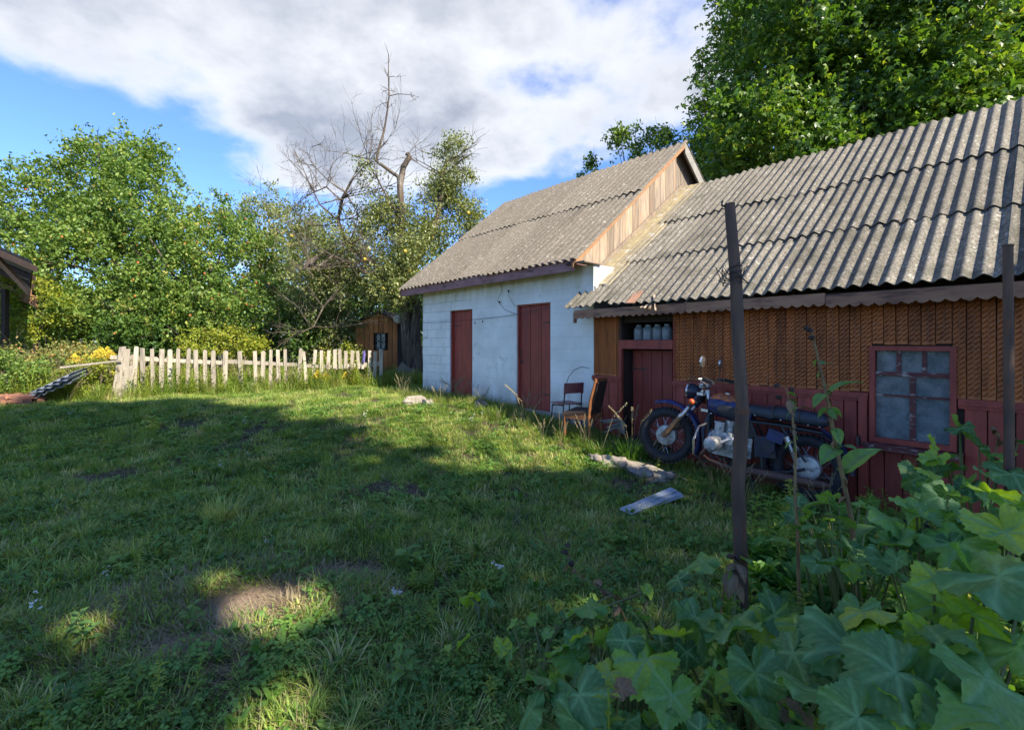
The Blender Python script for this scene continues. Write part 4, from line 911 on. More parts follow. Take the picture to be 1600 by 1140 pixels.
o = obj('purple_cloth', (lambda mm: mm.tube([(0,0,.2),(.01,-.01,.1),(-.01,.0,-.02),(.0,0,-.10)], [.02,.032,.03,.02], 8))(M()).mesh('purple_cloth', 'purple', True), None, W(569, 560, fy(569)-.08)); tag(o, 'faded purple cloth hanging over the pickets in front of the hut', 'cloth')

# ------------------------------------------------------------------ small plank hut
Yh = 14.6; hb = W(588, 586, Yh); gzh = gz(hb.x, hb.y)
HT = thing('plank_hut', 'small ochre plank hut with a dark gable roof and tiny window behind the fence', 'hut', (hb.x, hb.y, gzh), (0,0,R(-6)))
s = Yh/F; hw = 34*s; eL, eR, pk = CAMZ+(HY-503)*s-gzh, CAMZ+(HY-505)*s-gzh, CAMZ+(HY-489)*s-gzh
nb = 9
for i in range(nb):
    x0 = -hw+2*hw*i/nb; x1 = x0+2*hw/nb-.012
    def ht(x): return eL+(pk-eL)*(1-abs(x-.12)/(hw+.12 if x < .12 else hw-.12))
    mm = M(); xc = (x0+x1)/2; zt0, zt1 = ht(x0), ht(x1); y = random.uniform(-.006,.006); zb_ = -.05
    if -.02 < xc < .30:
        wz_a, wz_b = CAMZ+(HY-547)*s-gzh, CAMZ+(HY-520)*s-gzh
        mm.add([(x0-xc,y,wz_b),(x1-xc,y,wz_b),(x1-xc,y,zt1),(x0-xc,y,zt0),(x0-xc,y+.03,wz_b),(x1-xc,y+.03,wz_b),(x1-xc,y+.03,zt1),(x0-xc,y+.03,zt0)], [(0,1,2,3),(5,4,7,6),(0,4,5,1),(1,5,6,2),(2,6,7,3),(3,7,4,0)]); zt0 = zt1 = wz_a
    mm.add([(x0-xc,y,zb_),(x1-xc,y,zb_),(x1-xc,y,zt1),(x0-xc,y,zt0),(x0-xc,y+.03,zb_),(x1-xc,y+.03,zb_),(x1-xc,y+.03,zt1),(x0-xc,y+.03,zt0)], [(0,1,2,3),(5,4,7,6),(0,4,5,1),(1,5,6,2),(2,6,7,3),(3,7,4,0)])
    obj('board', mm.mesh('board', 'hut'), HT, (xc,0,0))
m = M(); m.bbox(-hw, -hw+.03, .04, 1.5, 0, eL); m.bbox(hw-.03, hw, .04, 1.5, 0, eR); m.bbox(-hw, hw, 1.5, 1.53, 0, eL); m.bbox(-hw+.03, hw-.03, .3, .32, 0, eL); obj('wall', m.mesh('wall', 'darkwood'), HT)
for (xa, za, xb, zb2) in ((-hw-.12, eL-.08, .13, pk+.03), (.13, pk+.03, hw+.12, eR-.08)):
    m = M(); V = [(xa,-.12,za),(xb,-.12,zb2),(xb,1.6,zb2),(xa,1.6,za)]; V += [(a,b,c+.05) for a,b,c in V]
    m.add(V, [(0,3,2,1),(4,5,6,7),(0,1,5,4),(1,2,6,5),(2,3,7,6),(3,0,4,7)]); obj('roof', m.mesh('roof', 'darkwood'), HT)
wa, wb = CAMZ+(HY-547)*s-gzh, CAMZ+(HY-520)*s-gzh
m = M(); xw = .10
for (a,b,c,d) in ((-.03,.0,wa,wb),(.28,.31,wa,wb),(0,.28,wb-.03,wb),(0,.28,wa,wa+.03),(.13,.15,wa+.03,wb-.03),(0,.13,(wa+wb)/2,(wa+wb)/2+.02)): m.bbox(a,b,-.02,.0,c,d)
w_ = obj('window', m.mesh('window_frame', 'darkwood'), HT)
m = M(); m.bbox(0,.28,.012,.016,wa+.03,wb-.03); obj('pane', m.mesh('pane', 'glass'), w_)
# slab heap leaning beside the hut, bucket
b = W(632, 588, 13.2); m = M(); m.box((0,0,.16), (.5,.06,.5), (R(-20),R(38),R(10)), jit=.03); m.box((.15,-.1,.1), (.45,.06,.35), (R(-25),R(-20),R(30)), jit=.03)
o = obj('slate_scraps', m.mesh('slate_scraps', 'slate'), None, (b.x,b.y,gz(b.x,b.y))); tag(o, 'grey broken roof slates leaning in a heap beside the tree trunk', 'slates')
b = W(622, 498, 14.2); m = M(); m.ball((0,0,0), .13, 10, 7, (1,1,.9), .3, 3); o = obj('white_rag', m.mesh('white_rag', 'white', True), None, b); tag(o, 'small pale rag caught at the right corner of the hut roof', 'rag')

# ------------------------------------------------------------------ porch corner at the left edge
AW = thing('porch_roof', 'dark corner of a corrugated porch roof on a thin post at the left edge', 'porch', (-12.6, 10.9, gz(-12.6,10.9)))
a = W(50, 413, 10.); b_ = W(46, 452, 14.0); c_ = W(-420, 210, 10.0); d_ = b_+(c_-a)
o0 = AW.location; up = Vector((0,0,1))
ex = (b_-a); n_ = 16
def psheet(P, Qd, Ud, w, l):           # one corrugated sheet from corner P
    mm = M(); nx_ = int(w/.15*8)
    for side in (0,1):
        for j in range(5):
            for i in range(nx_+1):
                v = P + Qd*(w*i/nx_) + Ud*(l*j/4) + up*(.026*math.cos(2*math.pi*i/8)-.01*side); mm.V.append(tuple(v))
    S_ = 5*(nx_+1)
    for j in range(4):
        for i in range(nx_):
            q = j*(nx_+1)+i; mm.F += [(q,q+1,q+nx_+2,q+nx_+1),(S_+q,S_+q+nx_+1,S_+q+nx_+2,S_+q+1)]; mm.mi += [0,0]
    for i in range(nx_): mm.F.append((i,S_+i,S_+i+1,i+1)); mm.mi.append(0)
    return mm.mesh('roof_sheet', 'slate', True, 50)
Qd = ex.normalized(); Ud = (c_-a).normalized()
for i in range(6):
    for j in range(3): obj('roof_sheet', psheet(a-o0+Qd*(1.0*i)+up*(.05+.01*(i%2))+Ud*(1.5*j)+up*.012*j, Qd, Ud, 1.05, 1.6), AW)
def beam(m, p, q, w, h):
    d = (q-p).normalized(); s_ = d.cross(up).normalized()*w/2; u = up*h
    V = [p-s_-u, p+s_-u, p+s_, p-s_, q-s_-u, q+s_-u, q+s_, q-s_]; m.add(V, [(0,1,2,3),(5,4,7,6),(0,4,5,1),(1,5,6,2),(2,6,7,3),(3,7,4,0)])
m = M(); beam(m, a-o0, b_-o0, .03, .16); obj('eave_board', m.mesh('eave_board', 'darkwood'), AW)
for t in (0,.33,.66,1): m = M(); beam(m, a-o0+ex*t-Ud*.1, a-o0+ex*t+Ud*4, .05, .12); obj('rafter', m.mesh('rafter', 'darkwood'), AW)
m = M(); beam(m, b_-o0-Ud*.35-Vector((0,.1,.1)), b_-o0+Ud*4-Vector((0,.1,.1)), .05, .30); obj('barge_board', m.mesh('barge_board', 'rake'), AW)
m = M(); beam(m, W(-30, 372, 10.6)-o0, W(46, 452, 10.6)-o0, .10, .13); obj('brace', m.mesh('brace', 'rake'), AW)
pp = W(8, 455, 12.6); m = M(); m.box((0,0,0), (.11,.11,pp.z-gz(pp.x,pp.y)+.1)); obj('post', m.mesh('post', 'darkwood'), AW, Vector((pp.x,pp.y,(pp.z+gz(pp.x,pp.y))/2))-o0)
# pile of sheets on bricks
b = G(92, 630); PS = thing('slate_stack', 'stack of old grey corrugated slates tilted on the ground near the porch', 'slates', b)
for k in range(3):
    me = sheet(.85, 'bluewhite', k % 4, wid=.75, chip=.03); obj('roof_sheet', me, PS, (-.42+random.uniform(-.04,.04), -.15+random.uniform(-.05,.05), .10+k*.055), (R(10), R(-28+random.uniform(-1,1)), R(14+random.uniform(-4,4))))
BP = thing('brick_pile', 'low pile of reddish bricks and broken tiles at the far left beside the slate stack', 'bricks', G(8, 634)+Vector((0,0,-.02)))
bm = M(); bm.box((0,0,0), (.25,.12,.065), jit=.003); bme = bm.mesh('brick', 'brick')
for k in range(48):
    lay = k//16; obj('brick', bme, BP, (-.55+(k%4)*.26+random.uniform(-.05,.05), ((k//4)%4)*.15+random.uniform(-.05,.05), .04+lay*.07), (R(random.uniform(-9,9)), R(random.uniform(-9,9)), R(random.uniform(-30,30))))

# ------------------------------------------------------------------ things lying on the ground
def lump(name, px, py, r_, sq, label, mat='stone', seed=0, cat='stone', dz=0.):
    p = G(px, py); m = M(); m.ball((0,0,0), r_, 22, 14, sq, .25, seed); o = obj(name, m.mesh(name, mat, True, 40), None, p+Vector((0,0,r_*sq[2]*.35+dz)), (0,0,ZROT+seed)); tag(o, label, cat); return o
lump('stone', 751, 638, .13, (1,.8,1.), 'pale upright stone in the grass between the two red doors', seed=3)
lump('stone', 648, 630, .22, (1.3,.7,.45), 'low pale broken rubble stone at the left corner of the white wall', seed=5)
lump('stone', 668, 632, .13, (1.2,.8,.6), 'smaller rubble stone lying right against the low pale one', seed=6)
lump('stone', 1192, 955, .10, (1.5,.8,.7), 'pale stone among leaves just right of the crooked pole', seed=8, mat='concrete')
r = thing('stone_slab', 'long rough stone slab lying in the grass under the front wheel of the motorcycle', 'slab', GL(-3.35,-.93)+Vector((0,0,.035)), (R(2),R(6),ZROT+R(8)))
m = M(); m.ball((0,0,0), .5, 40, 16, (1.05,.36,.14), .28, 2); obj('slab', m.mesh('slab', 'stone', True, 60), r)
for k in range(9): m = M(); m.ball((0,0,0), .055, 10, 7, (1.2,1,.7), .3, k*2.); obj('rubble', m.mesh('rubble', 'stone', True, 60), r, (-.5+random.uniform(0,1.0), random.uniform(-.24,.05), .05+random.uniform(-.02,.03)))
p = G(1020, 792); m = M(); m.box((0,0,0), (.74,.14,.03), jit=.012); m.box((.1,.03,.022), (.5,.07,.014), jit=.01); o = obj('pale_plank', m.mesh('pale_plank', 'bluewhite'), None, p+Vector((0,0,.05)), (R(8),R(-4),R(33))); tag(o, 'weathered bluish white plank lying in the grass left of the crooked pole', 'plank')
p = GL(-.66,-.62); m = M(); m.ball((0,0,.10), .17, 18, 12, (1.2,.8,.8), .5, 6); o = obj('black_bag', m.mesh('black_bag', 'plastic', True, 70), None, p); tag(o, 'crumpled black plastic bag on the ground behind the rear wheel', 'bag')

# ------------------------------------------------------------------ trees and bushes
def leaf_cloud(P, size, mat, name='crown', droop=.3, shape='leaf', up=.5, tint=None, aspect=.55):
    n = len(P); d = rng.normal(size=(n,3)); d[:,2] -= droop; d /= np.linalg.norm(d, axis=1, keepdims=True)
    nrm = rng.normal(size=(n,3)); nrm[:,2] = np.abs(nrm[:,2])+up; s = np.cross(d, nrm); s /= np.linalg.norm(s, axis=1, keepdims=True)+1e-9; nn = np.cross(s, d)
    sz = size*rng.uniform(.65, 1.3, (n,1)); w = sz*aspect
    if shape == 'leaf':
        V = np.stack([P - d*sz*.5, P + s*w*.5 - nn*w*.12, P + d*sz*.5 - nn*sz*.1, P - s*w*.5 - nn*w*.12], 1)
        Fq = np.arange(n*4).reshape(n,4); k = 4
    else:                                # five-pointed leaf: three overlapping points as quads
        a = P - d*sz*.35; V = []
        for ang_, l in ((0, .62), (.95, .5), (-.95, .5)):
            dd = d*math.cos(ang_)+s*math.sin(ang_); sd = s*math.cos(ang_)-d*math.sin(ang_); 
            V += [a, a+dd*sz*l*.62+sd*sz*.17, a+dd*sz*l*1.35-nn*sz*.14, a+dd*sz*l*.62-sd*sz*.17]
        V = np.stack(V, 1); Fq = np.arange(n*12).reshape(n*3,4); k = 12
    t = rng.beta(2, 2.6, n) if tint is None else tint
    return npmesh(name, V.reshape(-1,3), Fq, mat, np.repeat(t, k))
def shoots(C, Rr, per, leaves, spread=.05, upb=.25):
    """C (m,3) clump centres, Rr (m,) radii -> leaf points along shoots that leave each centre"""
    m = len(C); d = rng.normal(size=(m,per,3)); d[...,2] += upb; d /= np.linalg.norm(d, axis=2, keepdims=True)
    ln = Rr[:,None]*rng.uniform(.55, 1.25, (m,per)); t = rng.uniform(.25, 1, (m,per,leaves))
    P = C[:,None,None,:] + d[:,:,None,:]*(ln[:,:,None]*t)[...,None]; P[...,2] -= (t**2)*ln[:,:,None]*.18
    P += rng.normal(0, spread, P.shape); return P.reshape(-1,3), np.repeat(rng.uniform(-.18,.18,(m,1)), per*leaves, 1).reshape(-1)
def ellip(c, r, n, shell=.55):
    d = rng.normal(size=(n,3)); d /= np.linalg.norm(d, axis=1, keepdims=True); q = rng.uniform(shell, 1, (n,1))
    d *= 1+.12*np.sin(d[:,:1]*5+c[0])*np.cos(d[:,1:2]*4+c[1])
    return np.array(c)+d*q*np.array(r)
def tree(name, label, cat, base, trunk_top, blobs, nclump, mat, lsize, per=9, leaves=11, crad=(.5,.8), group=None, bark='bark', tr=.16, shape='leaf', nlimb=16, spread=.06, apples=0, amat='apple', droop=.3, cut=None, upb=.25, minz=.3, leafcut=None):
    base = Vector(base); r = thing(name, label, cat, base, group=group); C = []
    tot = sum(b[1][0]*b[1][2]+b[1][0]*b[1][1] for b in blobs)
    for c, rr in blobs: C.append(ellip(c, rr, max(3, int(nclump*(rr[0]*rr[2]+rr[0]*rr[1])/tot))))
    C = np.concatenate(C); C = C[C[:,2] > base.z+minz]
    if cut is not None: C = C[cut(C)]
    Rr = rng.uniform(*crad, len(C)); P, tn = shoots(C, Rr, per, leaves, spread, upb); ok = P[:,2] > base.z+.05
    P, tn = P[ok], tn[ok]
    if leafcut is not None: ok = leafcut(P); P, tn = P[ok], tn[ok]
    t = np.clip(rng.beta(2,2.6,len(P))+tn, 0, 1)
    obj('crown', leaf_cloud(P-np.array(base), lsize, mat, tint=t, shape=shape, droop=droop), r)
    m = M(); tt = Vector(trunk_top); k = 7; pts = []; rs = random.Random(len(C))
    for i in range(k): q = base.lerp(tt, i/(k-1)); pts.append(q-base+Vector((rs.uniform(-.07,.07), rs.uniform(-.07,.07), 0))*(i > 0))
    pts[0].z -= .2; m.tube(pts, [tr*(1.3-.1*i if i == 0 else 1-.75*i/(k-1)) for i in range(k)], 9)
    sel = rs.sample(range(len(C)), min(nlimb, len(C)))
    for j in sel:
        c = Vector(C[j])-base; f = rs.uniform(.3,.95); i = f*(k-1); a = pts[int(i)].lerp(pts[min(int(i)+1,k-1)], i-int(i)); mid = a.lerp(c, .5)+Vector((rs.uniform(-.2,.2), rs.uniform(-.2,.2), rs.uniform(.0,.35))); r0 = tr*(1-.75*f)*.6
        m.tube([a, a.lerp(mid,.5)+Vector((0,0,.05)), mid, mid.lerp(c,.6), c], [r0, r0*.8, r0*.6, r0*.4, r0*.2], 6)
        for q in range(4):
            e = c+Vector((rs.uniform(-.5,.5), rs.uniform(-.5,.5), rs.uniform(-.1,.6))); m.tube([c, c.lerp(e,.5)+Vector((0,0,.05)), e], [r0*.2, r0*.13, .004], 4)
    obj('trunk', m.mesh('trunk', bark, True), r)
    if apples:
        m = M(); sub = P[rng.choice(len(P), apples)]-np.array(base)
        for p in sub: m.ball(p+np.array([0,0,-.06]), random.uniform(.024,.038), 7, 5)
        stuff(obj('fruit', m.mesh('fruit', amat, True), r))
    return r
def B(px, py, Y, rx, ry, rz): w = W(px, py, Y); return ((w.x, w.y, w.z), (rx, ry, rz))
def gb(px, Y): X = (px-CX)/F*Y; return (X, Y, gz(X, Y))
tree('cherry_tree', 'tallest leafy tree on the left, its crown rising above the porch side of the fence', 'tree', gb(185,17), gb(185,17)[:2]+(6.,),
     [B(175,300,17,2.6,2.2,2.1), B(240,330,16.5,2.2,2,1.9), B(110,330,17,2.2,2,1.7), B(180,420,16,3.4,2.2,2.2), B(215,262,17,1.3,1.1,1.2), B(150,265,17,1.2,1.1,1.0)], 330, 'leaf_apple', .125, 9, 14, (.5,.85), spread=.06)
tree('apple_tree', 'broad apple tree dotted with reddish fruit behind the middle of the picket fence', 'tree', gb(330,15.5), gb(330,15.5)[:2]+(4.3,),
     [B(300,400,15.2,2.1,1.8,1.7), B(370,400,15.2,1.9,1.6,1.7), B(330,480,14.6,2.6,1.5,1.1), B(260,470,14.8,1.8,1.4,1.3)], 250, 'leaf_apple', .105, 9, 14, (.42,.7), apples=170, spread=.05)
tree('apple_tree', 'apple tree at the far left whose low branches hang behind the porch post', 'tree', gb(60,16), gb(60,16)[:2]+(4.6,),
     [B(40,350,16,2.6,2,2.1), B(90,430,15,2.4,1.6,1.8), B(-60,380,16,2.6,2,2.4), B(100,490,14.6,2.0,1.4,1.)], 240, 'leaf_apple', .11, 9, 14, (.45,.75), apples=80, spread=.055)
tree('plum_tree', 'lower grey green tree between the apple tree and the dead branches', 'tree', gb(430,18), gb(430,18)[:2]+(5.,),
     [B(430,370,18,2.1,1.8,1.7), B(470,430,16.5,2.0,1.6,1.7), B(400,350,18,1.5,1.3,1.0), B(520,400,18,1.8,1.5,1.8), B(450,500,15.6,2.2,1.3,1.0)], 230, 'leaf_pear', .10, 9, 13, (.45,.7), spread=.06)
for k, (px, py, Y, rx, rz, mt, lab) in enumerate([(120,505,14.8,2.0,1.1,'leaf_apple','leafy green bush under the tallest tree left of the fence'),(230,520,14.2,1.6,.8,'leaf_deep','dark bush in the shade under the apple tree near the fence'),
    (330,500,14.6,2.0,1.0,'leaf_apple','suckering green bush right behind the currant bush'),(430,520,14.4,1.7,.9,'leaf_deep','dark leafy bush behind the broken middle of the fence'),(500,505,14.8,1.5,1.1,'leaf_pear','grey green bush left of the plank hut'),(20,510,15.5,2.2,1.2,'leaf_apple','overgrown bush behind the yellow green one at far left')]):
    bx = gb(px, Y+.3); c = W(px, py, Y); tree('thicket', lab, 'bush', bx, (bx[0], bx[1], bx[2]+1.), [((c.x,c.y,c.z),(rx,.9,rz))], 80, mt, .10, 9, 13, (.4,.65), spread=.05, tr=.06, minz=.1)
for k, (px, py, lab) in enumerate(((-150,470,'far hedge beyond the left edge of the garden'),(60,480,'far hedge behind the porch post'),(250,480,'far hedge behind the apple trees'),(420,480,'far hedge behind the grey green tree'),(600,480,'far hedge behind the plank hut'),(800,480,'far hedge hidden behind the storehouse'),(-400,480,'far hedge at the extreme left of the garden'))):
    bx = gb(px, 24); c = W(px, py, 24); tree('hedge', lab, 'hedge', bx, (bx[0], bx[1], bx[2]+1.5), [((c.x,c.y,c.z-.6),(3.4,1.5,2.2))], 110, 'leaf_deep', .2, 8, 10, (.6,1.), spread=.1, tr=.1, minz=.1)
tree('hazel_bush', 'dark dense bush filling the gap behind the plank hut and fence end', 'bush', gb(540,17), gb(540,17)[:2]+(2.4,),
     [B(540,480,17.5,2.2,1.5,1.6), B(610,470,17,1.7,1.3,1.8), B(660,440,17.5,1.5,1.2,2.0), B(700,500,17,1.5,1.2,1.5)], 130, 'leaf_deep', .105, 9, 13, (.45,.7), spread=.06)
for k, (px, py, Y, rx, rz, mt, nm, lab, cat, n, ls) in enumerate([
    (350, 537, 12.9, 1.35, .42, 'leaf_yellow', 'currant_bush', 'rounded yellow green currant bush just behind the fence middle', 'bush', 60, .075),
    (45, 478, 13.6, 1.3, 1.0, 'leaf_yellow', 'lilac_bush', 'yellow green bush behind the thin porch post', 'bush', 60, .08),
    (530, 560, 12.9, .8, .35, 'leaf_yellow', 'young_shrub', 'small bright green shrub behind the right half of the fence', 'bush', 26, .07),
    (5, 580, 9.9, .9, .45, 'leaf_apple', 'raspberry_bush', 'low green raspberry bush beneath the porch roof at far left', 'bush', 50, .07),
    (85, 565, 11.0, 1.3, .40, 'leaf_mix', 'bramble', 'reddish brown tangle of brambles behind the slate stack', 'bush', 60, .06),
    (160, 585, 10.5, .7, .38, 'leaf_yellow', 'nettle_patch', 'pale green nettles at the left end of the picket fence', 'nettles', 34, .06)]):
    bx = gb(px, Y); c = W(px, py, Y)
    tree(nm, lab, cat, bx, (bx[0], bx[1], bx[2]+.5), [((c.x, c.y, c.z), (rx, rx*.6, rz))], n, mt, ls, 8, 10, (.18,.36), spread=.04, tr=.03, nlimb=10, minz=.05)

# half dead old pear tree with its bare leader
def grow(m, p, d, ln, r0, dep, rs, bend=.35, tips=None):
    pts = [p]; n = 5; dd = d.copy()
    for i in range(n):
        dd = (dd + Vector((rs.uniform(-1,1), rs.uniform(-1,1), rs.uniform(-.8,1)))*bend*.35).normalized(); pts.append(pts[-1]+dd*ln/n)
    m.tube(pts, [max(.003, r0*(1-.7*i/n)) for i in range(n+1)], 5 if r0 > .02 else 3, False)
    if tips is not None: tips.append(pts[-1])
    if dep > 0:
        for q in range(rs.randint(3,5)):
            i = rs.randint(1, n); nd = (dd + Vector((rs.uniform(-1,1), rs.uniform(-1,1), rs.uniform(-.7,1)))*.9).normalized()
            grow(m, pts[i], nd, ln*rs.uniform(.4,.7), r0*.5, dep-1, rs, bend, tips)
def pear():
    Y = 13.6; b = Vector(gb(640, Y)); r = thing('old_pear_tree', 'old half dead pear tree with a tall bare crooked leader beside the white storehouse', 'tree', b); rs = random.Random(12)
    def pl(*a): return [W(x, y, Y+(a[2*i+0]-a[2*i+0])) for i, (x, y) in enumerate([])]
    def line(pts, r0, r1, dy=0, n=8, nm='limb'):
        V = [W(x, y, Y+dy*(i/len(pts)))-b for i, (x, y) in enumerate(pts)]
        m.tube(V, [.7*(r0+(r1-r0)*i/(len(V)-1)) for i in range(len(V))], n); return V
    m = M(); tips = []
    A = line([(640,596),(637,540),(632,480),(628,430),(626,380),(627,330),(625,290)], .26, .13)
    B_ = line([(641,560),(652,480),(640,430),(655,400),(676,360),(688,320),(692,275),(698,250)], .22, .07, .5)
    line([(655,592),(650,540),(646,480)], .26, .20, .3)
    L1 = line([(625,292),(622,276),(610,268),(597,258),(588,252),(592,232),(600,205),(605,175),(608,150),(607,120),(607,85)], .085, .016)
    L2 = line([(625,290),(630,262),(640,245),(636,240)], .13, .10)
    obj('trunk', m.mesh('trunk', 'deadbark', True), r)
    m = M()
    L3 = line([(608,150),(622,147),(640,148),(655,152)], .022, .006, 0, 5); line([(607,160),(597,162),(588,168),(585,178)], .015, .005, 0, 4); line([(608,150),(600,142),(594,140)], .012, .004, 0, 4)
    line([(607,85),(603,72),(600,66)], .012, .003, 0, 4); line([(607,100),(612,82)], .01, .003, 0, 4); line([(607,98),(600,100)], .008, .003, 0, 4)
    for x, y in ((600,205),(596,228),(606,170),(607,120),(590,250),(608,140)):
        for q in range(3): grow(m, W(x,y,Y)-b, Vector((rs.uniform(-1,1),rs.uniform(-.5,.5),rs.uniform(-.2,1))).normalized(), .3, .010, 1, rs, .6)
    C1 = line([(640,480),(600,440),(560,420),(520,400),(500,415),(482,412)], .10, .05, -1.2, 7)
    C2 = line([(630,440),(580,410),(545,385),(528,345),(535,310),(540,300)], .12, .05, -.5, 7)
    C3 = line([(535,315),(510,292),(480,305),(455,330)], .045, .01, -.3, 5); C4 = line([(528,345),(500,320),(485,290),(470,255),(455,225)], .04, .006, .2, 5)
    C5 = line([(560,420),(530,450),(505,480),(490,510)], .05, .02, -1.5, 5); C6 = line([(620,330),(600,300),(590,280),(575,255),(560,245)], .05, .01, .3, 5)
    m.tube([W(478,416,Y-1)-b, W(496,402,Y-1)-b], [.09,.07], 8)
    for Ls, rr in ((C1,.03),(C2,.035),(C3,.012),(C4,.008),(C5,.02),(C6,.02),(B_[3:],.03),(L3,.006)):
        for p in Ls[1:]:
            for q in range(4 if rr > .01 else 1): grow(m, p, Vector((rs.uniform(-1,1), rs.uniform(-.8,.8), rs.uniform(-.5,1.1))).normalized(), rs.uniform(.6,1.4)*(1 if rr > .01 else .2), rr*.7, 2, rs, .55, tips)
    obj('bare_branches', m.mesh('bare_branches', 'deadbark'), r)
    m = M()                                                    # the fan of bare whips at the left
    for k in range(5):
        s = W(500+rs.uniform(-25,30), 300, Y-.3)-b; e = W(440+k*11+rs.uniform(-8,8), 215+rs.uniform(-8,35), Y-.3+rs.uniform(-.6,.6))-b; mid = s.lerp(e,.5)+Vector((rs.uniform(-.1,.1),0,.15)); m.tube([s,mid,e],[.014,.009,.003],4)
        for q in range(5):
            u = s.lerp(e, rs.uniform(.3,1)); grow(m, u, Vector((rs.uniform(-1,1),rs.uniform(-.5,.5),rs.uniform(0,1))).normalized(), .45, .006, 1, rs, .5)
    obj('whips', m.mesh('whips', 'bark'), r)
    C = []
    for c, rr, n in ((B(700,300,Y+.6,.95,.8,1.05), 0, 95),(B(735,345,Y+.6,.45,.5,.8),0,36),(B(660,370,Y+.2,1.1,.9,1.2),0,90),(B(600,340,Y+.3,1.2,.9,.8),0,80),(B(560,400,Y+.2,1.6,1.1,1.3),0,130),(B(500,430,Y+.0,1.1,.9,1.3),0,80),(B(705,235,Y+.6,.5,.4,.45),0,18),(B(570,265,Y,.35,.3,.35),0,6),(B(620,450,Y-.2,1.1,.9,.8),0,90),(B(640,400,Y-.5,.7,.4,1.0),0,40),(B(470,350,Y+.4,.7,.5,.9),0,30)):
        C.append(ellip(c[0], c[1], n, .2))
    C = np.concatenate(C); P, tn = shoots(C, rng.uniform(.3,.55,len(C)), 8, 9, .06); t = np.clip(rng.beta(2,2.6,len(P))+tn, 0, 1)
    obj('crown', leaf_cloud(P-np.array(b), .08, 'leaf_pear', tint=t), r)
    m = M(); sub = P[rng.choice(len(P), 26)]-np.array(b)
    for p in sub: m.ball(p+np.array([0,-.1,-.06]), .05, 7, 5)
    stuff(obj('fruit', m.mesh('fruit', 'yellowapple', True), r))
pear()

# the big maple and its neighbours behind the shed
bm = gb(1390, 15.0)
tree('maple_tree', 'huge spreading maple with sunlit green and yellowish leaves towering behind the shed roof', 'tree', bm, bm[:2]+(10.,),
     [B(1330,150,14.5,3.9,3,2.6), B(1250,70,14.5,2.6,2.4,2.4), B(1480,60,13.5,4.0,3,3.4), B(1200,215,14,2.3,2,1.7), B(1600,130,12.5,3.2,2.5,3.2), B(1390,-60,14,4.5,3.4,3.4), B(1330,240,13.5,3.6,2.5,1.3), B(1500,180,12.8,3,2.2,1.5)],
     520, 'leaf_maple', .165, 10, 17, (.65,1.15), shape='maple', tr=.34, nlimb=40, spread=.11, droop=.9, minz=2.4)
b2 = gb(1130, 18.5)
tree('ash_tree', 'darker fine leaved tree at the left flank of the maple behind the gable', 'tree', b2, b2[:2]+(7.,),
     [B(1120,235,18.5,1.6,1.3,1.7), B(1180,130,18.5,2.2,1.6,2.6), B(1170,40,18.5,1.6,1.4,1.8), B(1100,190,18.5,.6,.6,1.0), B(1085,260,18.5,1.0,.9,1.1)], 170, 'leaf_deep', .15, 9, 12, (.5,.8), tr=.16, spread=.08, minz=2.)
b3 = gb(1005, 19)
tree('walnut_sapling', 'small light green tree peeping over the storehouse ridge', 'tree', b3, b3[:2]+(8.2,),
     [B(1000,222,19,1.25,.9,.45), B(965,215,19,.5,.5,.25), B(1035,220,19,.7,.6,.45), B(1010,300,19,1,1,1.6)], 46, 'leaf_apple', .15, 8, 10, (.35,.6), tr=.09, spread=.07)
b4 = gb(920, 19)
tree('walnut_sapling', 'tiny leafy tip showing above the storehouse ridge left of the light green tree', 'tree', b4, b4[:2]+(7.3,), [B(922,252,19,.25,.2,.35), B(920,320,19,.8,.7,1.2)], 14, 'leaf_apple', .15, 8, 10, (.3,.4), tr=.06, spread=.06)
for k, (px, Y, h) in enumerate(((-260,20,7.5),(-480,15,6.5),(700,27,6.),(840,30,6.),(1000,34,7.),(1900,17,10.),(240,26,7.),(480,27,7))):
    b = gb(px, Y); lab = ['tree standing beyond the porch roof outside the left edge of the yard','large bush behind the porch at the far left of the yard','distant tree glimpsed past the old pear tree trunk','distant tree hidden behind the storehouse roof','distant tree behind the gable of the storehouse','tall tree behind the far right end of the shed','background tree behind the tallest tree on the left','background tree behind the lower grey green tree'][k]
    tree('background_tree', lab, 'tree', b, b[:2]+(b[2]+h*.6,), [((b[0],b[1],b[2]+h*.58),(h*.42,h*.4,h*.42))], 90, 'leaf_deep', .2, 8, 9, (.7,1.1), tr=.15, spread=.1)
# trees behind the camera that keep the yard in shade
GAPS = [(G(410, 960), .27), (G(350, 915), .17), (G(460, 945), .20), (G(130, 985), .18), (G(440, 1125), .18)]
EDGE = np.array([(-30,-9.),(-15,-7.7),(-13.1,-6.1),(-11.2,-4.3),(-7.2,-2.9),(-4.6,-2.5),(-3.8,-2.05),(-3.1,-1.2),(-2.5,.1),(0,.9),(20,1.3)])
def gapcut(P):
    # crown shape cut along sun rays to set the shadow edge and sunlit gaps
    t = (P[:,2]-.2)/sdir.z; X, Y = P[:,0]-t*sdir.x, P[:,1]-t*sdir.y; gx, gy = X*SF-Y*CF, X*CF+Y*SF-D0
    k = (gy < np.interp(gx, EDGE[:,0], EDGE[:,1])+.22*np.sin(gx*3.1)+.15*np.sin(gx*7.7+1)+rng.normal(0,.10,len(P))) & (gy > -8.8)
    for g, rad in GAPS:
        v = P-np.array(g); t = v@np.array(sdir); d = v-t[:,None]*np.array(sdir); k &= np.linalg.norm(d, axis=1) > rad*(.75+.5*rng.random(len(P)))
    return k
